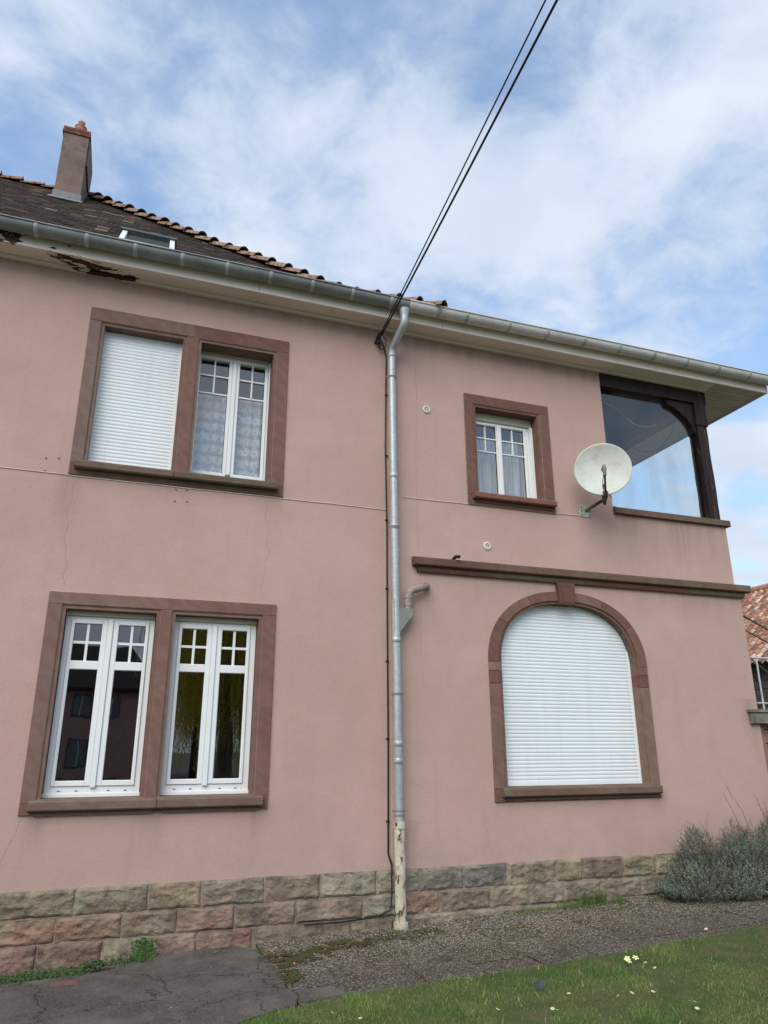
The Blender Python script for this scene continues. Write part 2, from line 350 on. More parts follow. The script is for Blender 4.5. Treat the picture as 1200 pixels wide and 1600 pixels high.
c = q.mix(q.ramp(q.noise(8, 6, .7, wn.outputs[0]), .50, .66, 0, .8), c, (.46, .39, .28)); c = q.mix(q.ramp(q.noise(13, 6, .7, wn.outputs[0]), .50, .62, 0, .85), c, (.045, .03, .022)); q.base(c); q.bump(q.noise(30, 5), .5, .01); HIP = q.mat
HIPD = plain('dark_tile_end', (.075, .05, .038), .9)
DISH = plain('greyish_dish_paint', (.60, .62, .56), .45, .4, .05, 4, dirt=((.40, .40, .31), .5))
RUST = plain('rusty_mossy_steel', (.12, .095, .065), .8, .3, .4, 18, dirt=((.32, .27, .16), .6))
PLATE = plain('mouldy_galvanised_plate', (.48, .49, .44), .6, .4, .15, 20, dirt=((.20, .27, .10), .8))
VENTM = plain('cream_vent_plastic', (.80, .75, .63), .6)
VENTD = plain('vent_mesh', (.15, .14, .12), .8)
CRACK = plain('crack', (.33, .225, .19), .95)

# ============================================================ THE HOUSE
house = thing('house', 'pink rendered two-storey house with sandstone window surrounds, tiled hip roof and corner loggia', 'house')
H = house
def rect(x0, x1, z0, z1): return [(x0, z0), (x1, z0), (x1, z1), (x0, z1)]
ACX, AIN, AOUT, ASPR = 5.012, .92, 1.088, .94
def archline(a, b, n, k=36):
    o = []
    for i in range(k+1):
        t = math.pi*i/k; cx_, sx_ = math.cos(t), math.sin(t)
        o.append((ACX+a*math.copysign(abs(cx_)**(2/n), cx_), ASPR+b*abs(sx_)**(2/n)))
    return o           # right to left
arch_out = [(ACX-AOUT, -.555), (ACX+AOUT, -.555)] + archline(AOUT, .875, 2.2)
arch_in = [(ACX-AIN, -.40), (ACX+AIN, -.40)] + archline(AIN, .725, 2.35)
arch_mid = [(ACX-AIN-.035, -.40), (ACX+AIN+.035, -.40)] + archline(AIN+.035, .76, 2.35)
SU = (-.712, 1.478, 2.642, 4.59); SL = (-.727, 1.462, -.55, 1.441); SS = (3.743, 4.971, 2.81, 4.309)
XL = -9.0
wall = MB()
g0 = -2.3
lowR, upR = 7.77, 7.705
outer = [(XL, g0), (lowR, g0), (lowR, 1.93), (upR, 1.93), (upR, 2.91), (5.855, 2.91), (5.855, 5.06), (XL, 5.06)]
holes = [rect(*SU), rect(*SL), rect(*SS), arch_out]
add_vf(wall, poly_extrude(outer, holes, 0, .32))
# the other outside walls, and floors so rooms stay dark
wall.box(XL, XL+.3, .32, 8.4, g0, 5.06); wall.box(XL, lowR, 8.4, 8.7, g0, 5.06)
wall.box(lowR-.3, lowR, .32, 8.4, g0, 1.93); wall.box(upR-.3, upR, .32, 3.2, 1.93, 2.91); wall.box(upR-.3, upR, 3.2, 8.4, 1.93, 5.06)
wall.box(5.555, 5.855, .32, 3.2, 2.0, 5.06); wall.box(5.555, upR-.3, 3.2, 3.5, 2.0, 5.06)
# cracks, as thin raised mortar-dark hairlines
def crack(pts, w=.0022, amp=.012, seg=26):
    w *= .8; amp *= .45
    P = []
    for (a, b) in zip(pts, pts[1:]):
        for i in range(seg):
            t = i/seg; x = a[0]+(b[0]-a[0])*t; z = a[1]+(b[1]-a[1])*t
            P.append((x+amp*(noise.noise(Vector((x*7, z*9, 3))))+.006*noise.noise(Vector((x*20, z*45, 8))), z))
    for (a, b) in zip(P, P[1:]):
        wall.face([(a[0]-w, -.0012, a[1]), (a[0]+w, -.0012, a[1]), (b[0]+w, -.0012, b[1]), (b[0]-w, -.0012, b[1])], 1)
crack([(3.082, 4.96), (3.10, 4.14), (3.075, 3.45), (3.091, 2.10)], .002, .02)
crack([(-.84, -1.14), (-.812, -.898), (-.73, -.70), (-.70, -.57)], .0016, .04)
crack([(-.636, 2.60), (-.67, 2.24), (-.596, 1.45)], .0014, .07)
crack([(1.29, 2.59), (1.353, 2.02), (1.293, 1.57)], .0013, .05)
crack([(3.10, 1.9), (3.10, 1.2), (3.12, .6)], .0012, .03)
crack([(7.6, .55), (7.5, .3), (7.62, .0)], .0014, .05)
crack([(3.78, -.6), (3.80, -.85), (3.90, -1.1)], .0012, .05)
wall.build('wall', [STUCCO, CRACK], H)
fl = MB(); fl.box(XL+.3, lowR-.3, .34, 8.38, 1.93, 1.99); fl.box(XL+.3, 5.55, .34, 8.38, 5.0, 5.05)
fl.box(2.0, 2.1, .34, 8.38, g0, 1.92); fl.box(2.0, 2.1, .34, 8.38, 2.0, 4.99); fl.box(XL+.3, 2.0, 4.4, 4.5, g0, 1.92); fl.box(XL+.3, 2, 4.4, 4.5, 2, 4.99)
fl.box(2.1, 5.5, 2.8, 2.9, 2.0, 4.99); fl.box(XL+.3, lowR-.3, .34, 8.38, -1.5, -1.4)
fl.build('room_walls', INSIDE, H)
lf = MB(); lf.box(5.86, upR-.3, .33, 3.19, 2.0, 2.1); lf.build('loggia_floor', MORTAR, H)

# ---- stone surrounds
def stones(mb, boxes, y0=-.02, y1=.30, gap=.0018):
    for (x0, x1, z0, z1, tint) in boxes:
        mb.box(x0+gap, x1-gap, y0+random.uniform(-.002, .002), y1, z0+gap, z1-gap, 0, tint, bev=.004)
def surround(so_, ops, name, jt, lt, inner=.035, tw=(1, 1, 1), depth=.30, open_bottom=True):
    X0, X1, Z0, Z1 = so_; mb = MB(); back = MB()
    zb = ops[0][2]; zt = ops[0][3]
    xs = [X0, ops[0][0]] + [x for o in ops for x in (o[0], o[1])][1:-1] + [ops[-1][1], X1]
    i = inner
    B = []
    # jambs and mullion (outer bands), lintels, bottom band
    B.append((X0, ops[0][0]-i, zb, zt+i, jt[0])); B.append((ops[-1][1]+i, X1, zb, zt+i, jt[-1]))
    if len(ops) == 2: B.append((ops[0][1]+i, ops[1][0]-i, zb, zt+i, jt[1]))
    if len(ops) == 2:
        xm = (ops[0][1]+ops[1][0])/2+.02
        B.append((X0, xm, zt+i, Z1, lt[0])); B.append((xm, X1, zt+i, Z1, lt[1]))
        B.append((X0, xm, Z0, zb, lt[2])); B.append((xm, X1, Z0, zb, lt[3]))
    else:
        B.append((X0, X1, zt+i, Z1, lt[0])); B.append((X0, X1, Z0, zb, lt[2]))
    stones(mb, B, y1=depth)
    # recessed inner fillet running round each opening
    for o in ops:
        y0 = -.004
        mb.box(o[0]-i+.001, o[0], y0, depth, zb, zt, 0, jt[0]); mb.box(o[1], o[1]+i-.001, y0, depth, zb, zt, 0, jt[-1])
        mb.box(o[0]-i+.001, o[1]+i-.001, y0, depth, zt, zt+i-.001, 0, lt[0])
    hb = [[(o[0]-i, zb+.01), (o[1]+i, zb+.01), (o[1]+i, zt+i-.001), (o[0]-i, zt+i-.001)] for o in ops]
    add_vf(mb, poly_extrude(rect(X0+.001, X1-.001, Z0+.001, Z1-.001), hb, -.0155, .24), 1)
    ob = mb.build(name, [STONE, MORTAR], H)
    return ob
red = (1.0, .92, .90); pale = (1.15, 1.12, 1.08); grey = (1.05, 1.16, 1.18); brown = (.92, .86, .80)
OU = [(-.553, .278, 2.76, 4.392), (.478, 1.303, 2.76, 4.41)]
OL = [(-.562, .272, -.43, 1.285), (.452, 1.288, -.43, 1.285)]
s1 = surround(SU, OU, 'window_surround', [grey, red, red], [(1.0, 1.05, 1.02), (.9, .80, .78), brown, brown])
s1['label'] = 'brown sandstone double surround of the upper window pair'
s2 = surround(SL, OL, 'window_surround', [(1.05, 1.08, 1.1), (1.05, 1.0, .98), (1.0, .92, .9)], [(1.15, 1.2, 1.15), (1.05, 1.0, .98), brown, brown])
s2['label'] = 'brown sandstone double surround of the lower window pair'
OS = [(3.903, 4.797, 2.93, 4.142)]
s3 = surround(SS, OS, 'window_surround', [(.92, .80, .76), (.96, .84, .8)], [(.86, .74, .70), None, (.9, .8, .76)])
s3['label'] = 'reddish sandstone surround of the small upper window'
# arch surround
ms = MB()
AO, AM = archline(AOUT, .875, 2.2, 60), archline(AIN+.035, .76, 2.35, 60); AI = archline(AIN, .725, 2.35, 60)
cuts = [0, 11, 21, 29, 31, 39, 49, 60]
tints = [(.95, .86, .82), (.86, .74, .70), (1.05, 1.02, .95), (.8, .7, .68), (.92, .8, .76), (1.02, .98, .9), (.86, .75, .7)]
def ringseg(mb, A, B, i0, i1, y0, y1, c, m=0, sh=.003):
    F, Gk, F2, G2 = [], [], [], []
    for i in range(i0, i1+1):
        F.append((A[i][0], y0, A[i][1])); Gk.append((B[i][0], y0, B[i][1])); F2.append((A[i][0], y1, A[i][1])); G2.append((B[i][0], y1, B[i][1]))
    if i0 not in (0,): d = (Vector(F[1])-Vector(F[0])).normalized()*sh; F[0] = tuple(Vector(F[0])+d); Gk[0] = tuple(Vector(Gk[0])+d)
    if i1 != len(A)-1: d = (Vector(F[-2])-Vector(F[-1])).normalized()*sh; F[-1] = tuple(Vector(F[-1])+d); Gk[-1] = tuple(Vector(Gk[-1])+d)
    mb.grid([F, Gk], m, c); mb.grid([Gk, G2], m, c); mb.grid([F2, F], m, c)
    mb.face([F[0], F2[0], G2[0], Gk[0]], m, c); mb.face([F[-1], Gk[-1], G2[-1], F2[-1]], m, c)
for a, b, t in zip(cuts, cuts[1:], tints): ringseg(ms, AO, AM, a, b, -.02, .3, t)
ringseg(ms, AM, AI, 0, 60, -.004, .3, (.85, .75, .71))
ringseg(ms, AO, AI, 0, 60, .0, .28, (1, 1, 1), 1)
for sgn, zz_ in ((-1, 0), (1, 0)):
    xa, xb = sorted((ACX+sgn*AOUT, ACX+sgn*(AIN+.035)))
    xc, xd = sorted((ACX+sgn*(AIN+.035), ACX+sgn*AIN))
    for z0, z1, t in ((.84, .94, (1.25, 1.3, 1.2) if sgn < 0 else (1.0, .98, .9)), (.70, .84, (.84, .72, .68)), (-.42, .70, (1.0, 1.0, .96) if sgn < 0 else (1.12, 1.2, 1.08)), (-.555, -.42, (.9, .8, .76))):
        ms.box(xa, xb, -.02, .3, z0+.002, z1-.002, 0, t, bev=.004)
        if z0 > -.5: ms.box(xc, xd, -.004, .3, z0, z1, 0, t)
ms.box(ACX-AIN, ACX+AIN, -.012, .3, -.555, -.42, 0, (.85, .76, .72))
kz0, kz1 = 1.655, 1.918
kp = [(4.905, kz0), (5.098, kz0), (5.122, kz1), (4.880, kz1)]
kw = [(x, -.065, z) for x, z in kp]; kb = [(x, .2, z) for x, z in kp]
ms.face(kw, 0, (.78, .66, .63)); 
for i in range(4): j = (i+1) % 4; ms.face([kw[i], kb[i], kb[j], kw[j]], 0, (.78, .66, .63))
kin = [(4.925, 1.675), (5.078, 1.675), (5.098, 1.885), (4.904, 1.885)]
kf = [(x, -.072, z) for x, z in kin]; ms.face(kf, 0, (.72, .6, .57))
for i in range(4): j = (i+1) % 4; ms.face([kf[i], (kin[i][0], -.065, kin[i][1]), (kin[j][0], -.065, kin[j][1]), kf[j]], 0, (.6, .5, .5))
s4 = ms.build('window_surround', [STONE, MORTAR], H); s4['label'] = 'arched sandstone surround with keystone round the big closed shutter'
# sills
def sill(par, x0, x1, z0, z1, xm, out, t1, t2, under=.04, cols=STONE_WET):
    mb = MB(); yb = .12
    prof = [(0.0, z0), (-out+.01, z0), (-out, z0+.012), (-out, z1-.022), (-out+.012, z1-.006), (yb, z1+.01), (yb, z0)]
    segs = [(x0, xm-.003, t1), (xm+.003, x1, t2)] if xm else [(x0, x1, t1)]
    for a, b, t in segs:
        A = [(a, y, z) for y, z in prof]; B = [(b, y, z) for y, z in prof]
        n = len(prof)
        for i in range(n): j = (i+1) % n; mb.face([A[i], B[i], B[j], A[j]], 0, t)
        mb.face(A[::-1], 0, t); mb.face(B, 0, t)
        mb.box(a+.05, b-.03, -.03, .0, z0-under, z0-.001, 0, tuple(k*.85 for k in t))
    return mb.build('sill', cols, par)
sill(s1, -.66, 1.405, 2.70, 2.785, .30, .095, (.95, .85, .8), (.78, .8, .72))
sill(s2, -.655, 1.40, -.515, -.42, .42, .085, (1.1, 1.0, .95), (1.05, .95, .9))
sill(s3, 3.80, 4.945, 2.885, 2.965, None, .10, (1.05, .85, .78), None, cols=STONE)
sill(s4, 4.005, 6.075, -.50, -.405, None, .085, (1.0, .88, .82), None)

# ---- windows
def slats(x0, x1, y, z0, z1, pitch=.041):
    mb = MB(); z = z0; prof = []
    while z < z1:
        for t, d in ((0, .0), (.04, .0), (.12, -.0025), (.35, -.0048), (.6, -.0050), (.86, -.003), (.93, .001), (.985, .001)):
            prof.append((y+d, z+t*pitch))
        z += pitch
    mb.grid([[(x0, a, b) for a, b in prof], [(x1, a, b) for a, b in prof]], flip=True)
    mb.box(x0, x1, y+.006, y+.012, z0, z1)
    return mb
def shutter(win, x0, x1, y, z0, z1, gx=None):
    slats(x0+.012, x1-.012, y, z0+.02, z1).build('roller_shutter', SHUT, win)
    for a_, b_ in ((x0-.02, x0+.012), (x1-.022, x1+.02)): g = MB(); g.box(a_, b_, y-.014, y+.05, z0, z1); g.build('guide_rail', PVC, win)
    b = MB(); b.box(x0+.02, x1-.02, y-.008, y+.016, z0, z0+.03); b.build('bottom_bar', SHUT, win)
def casement(win, x0, x1, y, z0, z1, jl, jr, mid, zt, munt, glass_lo, transom=None, hm=None, drain=False, mw=.012):
    """two sashes; munt = list of horizontal glazing bar heights above zt-zone; panes real sheets"""
    fr = MB()
    gl0, gl1 = x0+jl, (x0+x1)/2+hm-mid/2; gr0, gr1 = (x0+x1)/2+hm+mid/2, x1-jr
    ft = .055
    fr.box(x0, gl0-.035, y, y+.07, z0, z1, bev=.004); fr.box(gr1+.035, x1, y, y+.07, z0, z1, bev=.004)
    fr.box(gl0-.035, gr1+.035, y, y+.07, z1-.022, z1, bev=.003); fr.box(gl0-.035, gr1+.035, y, y+.07, z0, glass_lo-.05, bev=.004)
    mc = (gl1+gr0)/2
    fr.box(mc-.024, mc+.024, y-.028, y+.06, z0+.05, z1-.024, bev=.006)
    if drain:
        for dx in (.12, .26, .52, .66): fr.box(x0+dx*(x1-x0)/.78-.012, x0+dx*(x1-x0)/.78+.012, y-.004, y+.01, z0+.022, z0+.028, 1)
        fr.box(x0-.01, x1+.01, y-.012, y-.001, z0-.03, z0+.004, bev=.003)
    f = fr.build('frame', [PVC, GASKET], win)
    for a, b in ((gl0, gl1), (gr0, gr1)):
        s_ = MB(); yy = y-.014; sw = .034
        zt_ = zt
        in0 = mc-.025 if b < mc else b+sw; in1 = a-sw if b < mc else mc+.025
        xa = a-sw if b < mc else mc+.025; xb = mc-.025 if b < mc else b+sw
        s_.box(xa, a, yy, y+.055, glass_lo-.048, z1-.023, bev=.006); s_.box(b, xb, yy, y+.055, glass_lo-.048, z1-.023, bev=.006)
        s_.box(a, b, yy, y+.055, zt_, z1-.023, bev=.005); s_.box(a, b, yy, y+.055, glass_lo-.048, glass_lo, bev=.005)
        if transom: s_.box(a, b, yy, y+.055, transom[0], transom[1], bev=.005)
        # bead / gasket line
        for (c0, c1, d0, d1) in ((a, a+.004, glass_lo, zt_), (b-.004, b, glass_lo, zt_)): s_.box(c0, c1, y+.012, y+.03, d0, d1, 1)
        s_.box(a, b, y+.012, y+.03, glass_lo, glass_lo+.004, 1)
        s_.build('sash', [PVC, GASKET], win)
        bm_ = MB(); cx_ = (a+b)/2; top0 = transom[1] if transom else munt[0]
        bm_.box(cx_-mw, cx_+mw, y+.004, y+.03, top0, zt_)
        for k, zz_ in enumerate(munt): 
            for (u, v) in ((a, cx_-mw), (cx_+mw, b)): bm_.box(u, v, y+.004, y+.03, zz_-mw, zz_+mw)
        if not transom: bm_.box(cx_-mw, cx_+mw, y+.004, y+.03, munt[0]-mw, munt[0]+mw)
        bm_.build('glazing_bar', PVC, win)
        p = MB(); p.face([(a, y+.024, glass_lo), (b, y+.024, glass_lo), (b, y+.024, zt_), (a, y+.024, zt_)])
        p.build('pane', GLASS, win)
    return f
def part(name, label=None):
    o = bpy.data.objects.new(name, None); COL.objects.link(o); o.parent = H; o.empty_display_size = .1
    if label: o['label'] = label
    return o
def liningbox(win, x0, x1, y0, y1, z0, z1):
    b = MB(); b.box(x0, x1, y0, y1, z0, z1, bev=.004); b.build('shutter_box', CREAM, win)
def drape(win, x0, x1, y, z0, z1, mat, amp, freq):
    mb = MB(); nx = 60; rows = []
    for k in range(9):
        z = z0+(z1-z0)*k/8
        rows.append([(x0+(x1-x0)*i/nx, y+amp*math.sin(i/nx*freq+.5*math.sin(i/nx*freq*.37))+.3*amp*noise.noise(Vector((i*.3, k*.3, 0))), z) for i in range(nx+1)])
    mb.grid(rows); mb.build('curtain', mat, win, smooth=True)
w1 = part('window', 'upper left window closed by a white roller shutter')
shutter(w1, -.553, .278, .115, 2.775, 4.392)
w2 = part('window', 'upper window with lace curtain')
casement(w2, .478, 1.303, .215, 2.85, 4.37, .028, .055, .126, 4.317, [3.884, 4.11], 2.92, hm=0, mw=.008)
liningbox(w2, .478, 1.303, .19, .30, 4.371, 4.409)
def rails(win, specs):
    for b_ in specs: gr = MB(); gr.box(*b_, bev=.002); gr.build('guide_rail', PVC, win)
rails(w2, [(1.287, 1.3025, .17, .21, 2.79, 4.37), (.4785, .486, .17, .21, 2.79, 4.37)])
drape(w2, .50, 1.31, .33, 2.9, 3.92, LACE, .012, 40)
w3 = part('window', 'left window of the lower pair, reflecting the house opposite')
casement(w3, -.558, .268, .115, -.385, 1.235, .086, .085, .154, 1.165, [.985], -.272, transom=(.728, .809), hm=.0, drain=True)
liningbox(w3, -.56, .27, .085, .20, 1.236, 1.283)
w4 = part('window', 'right window of the lower pair, reflecting a yellowish willow')
casement(w4, .455, 1.285, .115, -.385, 1.235, .082, .094, .151, 1.165, [.985], -.272, transom=(.733, .812), hm=-.008, drain=True)
liningbox(w4, .454, 1.286, .085, .20, 1.236, 1.283)
w5 = part('window', 'small upper window with sheer curtain')
casement(w5, 3.905, 4.757, .165, 2.97, 4.035, .063, .077, .08, 3.985, [3.62, 3.805], 3.055, hm=-.021, mw=.007)
liningbox(w5, 3.905, 4.795, .14, .29, 4.036, 4.141)
rails(w5, [(4.759, 4.7955, .12, .20, 2.97, 4.035)])
drape(w5, 3.97, 4.85, .31, 3.0, 3.86, SHEER, .028, 55)
w6 = part('window', 'big arched window closed by a white roller shutter')
shutter(w6, ACX-AIN-.01, ACX+AIN+.0, .105, -.40, 1.72)

# ---- plinth of rough-faced blocks
green = (.25, .23, .168); buff = (.28, .235, .165); rd = (.24, .17, .138); rb = (.23, .175, .14); gy = (.20, .19, .16); vi = (.21, .155, .135)
pl = MB(); ptop = -1.142
def ground_z(x): return -1.735 + .030*max(-6, min(10, x))     # the ground climbs to the right
def wob(x, z, k):      # hand-cut joints wander a little
    return .007*noise.noise(Vector((x*3.1, z*11.0, k)))
def block(x0, x1, z0, z1, c, seed):
    nx = max(8, int((x1-x0)/.014)); nz = 16; g = .005
    rows = []; tx, tz = random.uniform(-.022, .022), random.uniform(-.02, .02); pr = random.uniform(.006, .017)
    for k in range(nz+1):
        row = []
        for i in range(nx+1):
            u, v = i/nx, k/nz; x = x0+g+(x1-x0-2*g)*u; z = z0+g+(z1-z0-2*g)*v
            x += wob(z, x0 if u < .5 else x1, 2)*abs(2*u-1); z += wob(x, z0 if v < .5 else z1, 7)*abs(2*v-1)
            e = min(u*(x1-x0), (1-u)*(x1-x0), v*(z1-z0), (1-v)*(z1-z0))
            wd_ = .018+.022*abs(noise.noise(Vector((x*9, z*9, seed))))
            bb = min(1, e/wd_); bb = bb*bb*(3-2*bb)
            rg = 1-2*abs(noise.fractal(Vector((x*4.2+seed, z*6.5, seed*3.1)), 1.0, 2.0, 3))      # quarry-face ridges
            fn = noise.fractal(Vector((x*17, z*21, seed)), .8, 2.1, 4)
            row.append((x, -.010-bb*(pr+.0125*rg+.5*tx*(u-.5)*2+.5*tz*(v-.5)*2)-.0085*fn, z))
        rows.append(row)
    pl.grid(rows, 0, c, flip=True)
    for a, b in ((rows[0], 0), (rows[-1], 0), ([r[0] for r in rows], 0), ([r[-1] for r in rows], 0)):
        pl.grid([a, [(x, .02, z) for x, y, z in a]], 0, c)
c1x = [-1.55, -.87, -.181, .427, .89, 1.47, 2.001, 2.58, 3.027, 3.523, 4.025, 4.621, 4.942, 5.457, 5.914, 6.5, 7.1, 7.78]
c1c = [gy, green, green, buff, gy, (.25, .20, .16), (.27, .26, .21), (.27, .26, .21), (.19, .19, .17), (.185, .19, .175), (.27, .235, .17), (.27, .235, .165), (.2, .15, .135), (.28, .24, .17), (.29, .255, .19), gy, buff]
c2x = [-1.7, -1.05, -.316, .223, .692, 1.203, 1.77, 2.434, 2.82, 3.246, 3.808, 4.266, 4.687, 5.157, 5.679, 6.3, 6.9, 7.78]
c2c = [rd, (.29, .17, .13), (.28, .17, .13), (.24, .17, .135), (.24, .14, .12), rb, (.24, .175, .15), (.27, .255, .21), (.27, .165, .125), vi, (.29, .25, .19), (.27, .24, .2), (.24, .2, .165), (.24, .2, .17), (.22, .165, .14), (.21, .16, .14), gy, rb]
c3x = [-1.9, -1.2, -.433, .084, .451, .878, 1.375, 2.041, 2.319, 2.75, 3.138, 3.553, 4.2, 4.9, 5.6, 6.3, 7.0, 7.78]
c3c = [rb, (.23, .14, .125), (.23, .145, .13), (.29, .26, .2), (.23, .16, .145), (.26, .155, .125), (.23, .19, .15), (.22, .16, .14), (.27, .23, .19), (.24, .2, .18), (.25, .22, .19), (.26, .22, .19), (.28, .25, .2), gy, buff, gy, rb]
def left_ext(xs, cs):
    a = xs[0]
    while a > XL+.8:
        b = a-random.uniform(.5, .75); xs.insert(0, b); cs.insert(0, jit(random.choice([green, buff, rd, rb, gy]), .1)); a = b
    xs.insert(0, XL); cs.insert(0, gy)
for xs, cs, z1, z0 in ((c1x, c1c, ptop, -1.362), (c2x, c2c, -1.362, -1.560), (c3x, c3c, -1.560, -1.80)):
    left_ext(xs, cs)
    for k, (a, b) in enumerate(zip(xs, xs[1:])): block(a, b, z0, z1, jit(cs[k], .05), k*1.7+z0)
pl.box(XL, 7.775, -.006, .0, -2.2, ptop-.004, 1)
pl.build('plinth', [PLINTH, MORTAR], H)

# ---- string course and loggia coping
sc = MB()
def course(x0, x1, prof, t, m=0):
    A = [(x0, y, z) for y, z in prof]; B = [(x1, y, z) for y, z in prof]; n = len(prof)
    for i in range(n): j = (i+1) % n; sc.face([A[i], B[i], B[j], A[j]], m, t)
    sc.face(A[::-1], m, t); sc.face(B, m, t)
up_p = [(0, 1.985), (-.085, 1.985), (-.098, 1.996), (-.098, 2.068), (-.088, 2.08), (0, 2.092)]
lo_p = [(0, 1.918), (-.040, 1.918), (-.048, 1.94), (-.05, 1.984), (0, 1.984)]
xs = [3.0, 4.07, 5.29, 7.62]; tt = [(.82, .62, .58), (.92, .78, .68), (.86, .82, .64)]
for a, b, t in zip(xs, xs[1:], tt): course(a+.002, b-.002, up_p, t)
course(7.622, 7.88, up_p, (.9, .85, .66))
sc.box(7.706, 7.88, 0, 8.7, 1.985, 2.088, 0, (.9, .85, .66)); sc.box(7.771, 7.83, 0, 8.7, 1.918, 1.984, 0, (.8, .8, .64))
for a, b, t in zip([3.06, 4.04, 5.29, 6.9], [4.04, 5.29, 6.9, 7.81], [(.72, .55, .5), (.8, .82, .66), (.85, .6, .5), (.78, .82, .62)]): course(a+.002, b-.002, lo_p, t)
sc.build('string_course', STONE_WET, H)
st_ = MB(); st_.tube([(3.517, -.02, 2.10), (3.517, -.085, 2.115), (3.53, -.16, 2.10)], .02, 10); st_.build('stub_pipe', BLACK, H)
cp = MB()
for a, b, t in ((5.86, 6.55, (.95, .8, .72)), (6.553, 7.60, (.9, .82, .7)), (7.603, 7.76, (.78, .74, .66))): cp.box(a, b, -.05, .30, 2.913, 2.998, 0, t, bev=.006)
cp.box(7.40, 7.76, .301, 3.4, 2.913, 2.998, 0, (.85, .8, .7))
cp.build('parapet_coping', STONE_WET, H)
# ---- loggia: glass, post, beam, brace, ceiling
lg = part('loggia_screen', 'frameless glass pane in the corner loggia')
p = MB(); p.box(5.90, 7.44, .10, .108, 3.0, 4.86); p.build('pane', GLASS_CLEAR, lg)
for b_ in ((5.93, 5.96, .07, .13, 2.998, 3.05), (5.86, 5.90, .08, .12, 3.12, 3.17)): p = MB(); p.box(*b_); p.build('glass_clamp', LEAD, lg)
po = MB()
def rough_post(x0, x1, y0, y1, z0, z1):
    rows = []
    for k in range(41):
        z = z0+(z1-z0)*k/40; row = []
        for (x, y) in ((x0, y0), ((x0+x1)/2, y0-.006), (x1, y0), (x1, y1), (x0, y1)):
            n_ = .005*noise.fractal(Vector((x*6, y*6, z*2.4)), .9, 2.2, 4); row.append((x+n_, y-n_, z))
        rows.append(row)
    po.grid(rows, close=True)
rough_post(7.49, 7.66, .02, .20, 2.999, 4.44); rough_post(7.475, 7.68, .005, .22, 4.44, 4.80)
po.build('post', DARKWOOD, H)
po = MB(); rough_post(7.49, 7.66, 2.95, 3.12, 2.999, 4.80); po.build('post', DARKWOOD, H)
bm = MB()
bm.box(5.856, 7.70, .0, .22, 4.79, 4.988); bm.box(7.48, 7.70, .22, 3.3, 4.80, 4.988)
pts = []
for i in range(13):
    t = i/12*math.pi/2; pts.append((7.49-.52*(1-math.sin(t))**1.0, 4.80-.46*(1-math.cos(t))))
pr = [(7.49, 4.28)] 
br_o = [(7.485-.50*math.cos(a), 4.30+.49*math.sin(a)*1.0) for a in [k*math.pi/2/10 for k in range(11)]]
outl = [(7.485, 4.30), (7.45, 4.32), (7.42, 4.42), (7.36, 4.51), (7.26, 4.60), (7.14, 4.67), (7.03, 4.71), (7.0, 4.79), (7.485, 4.79)]
add_vf(bm, poly_extrude(outl, [], .04, .18))
outl2 = [(5.857, 4.35), (5.90, 4.40), (5.96, 4.60), (6.10, 4.70), (6.16, 4.79), (5.857, 4.79)]
add_vf(bm, poly_extrude(outl2, [], .13, .2))
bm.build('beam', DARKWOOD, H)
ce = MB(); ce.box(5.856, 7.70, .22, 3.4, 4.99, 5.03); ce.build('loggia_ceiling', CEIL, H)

# ---- eaves: soffit, fascia, moulding
EX0, EX1, FY = XL-.8, 8.62, -.285
so2 = MB(); 
so2.box(EX0, 2.5, FY+.02, -.0, 5.022, 5.04); so2.box(2.503, 7.705, FY+.02, -.0, 5.022, 5.04)
so2.build('soffit', EAVES, H)
so3 = MB(); so3.box(7.706, EX1-.02, FY+.02, 9.0, 5.022, 5.04); so3.build('soffit', SOFFIT, H)
fa = MB()
for a, b in ((EX0, -3.2), (-3.197, 1.05), (1.053, 3.35), (3.353, EX1-.026)): fa.box(a, b, FY, FY+.025, 5.0+random.uniform(-.002, .002), 5.185, bev=.004)
fa.box(EX1-.025, EX1, FY, 9.0, 5.0, 5.185)
fa.box(EX0, .25, -.05, -.001, 4.988, 5.021, bev=.006); fa.box(.254, 7.70, -.05, -.001, 4.988, 5.021, bev=.006)
fa.build('fascia', EAVES, H)
# ---- gutters: half round, beads and joints
SOLDER = zinc('soldered_zinc_joint', (.34, .355, .35), (.44, .45, .44), .5, .2)
def gutter(x0, x1, mat, name='gutter', ra=.088, yc=-.385, zc=5.175, collars=(), slope=0.0):
    mb = MB()
    nseg = 16; xs = [x0 + (x1-x0)*i/40 for i in range(41)]
    def ring(x, r, k0=0, k1=nseg):
        dz = slope*(x-x0)
        return [(x, yc-r*math.cos(math.pi*k/nseg), zc+dz-r*math.sin(math.pi*k/nseg)+.004*math.sin(x*1.3)) for k in range(nseg+1)]
    mb.grid([ring(x, ra) for x in xs]); mb.grid([ring(x, ra-.004) for x in xs], flip=True)
    mb.tube([(x, yc-ra-.004, zc+slope*(x-x0)+.006+.004*math.sin(x*1.3)) for x in xs], .0105, 8)
    for cxx in collars:
        A, B, B2, Cc = ring(cxx-.022, ra+.001), ring(cxx-.016, ra+.006), ring(cxx+.012, ra+.006), ring(cxx+.020, ra+.001); mb.grid([A, B, B2, Cc], 1)
    for x in (x0, x1): mb.face(ring(x, ra) if x == x0 else ring(x, ra)[::-1])
    return mb.build(name, [mat, SOLDER], H, smooth=False)
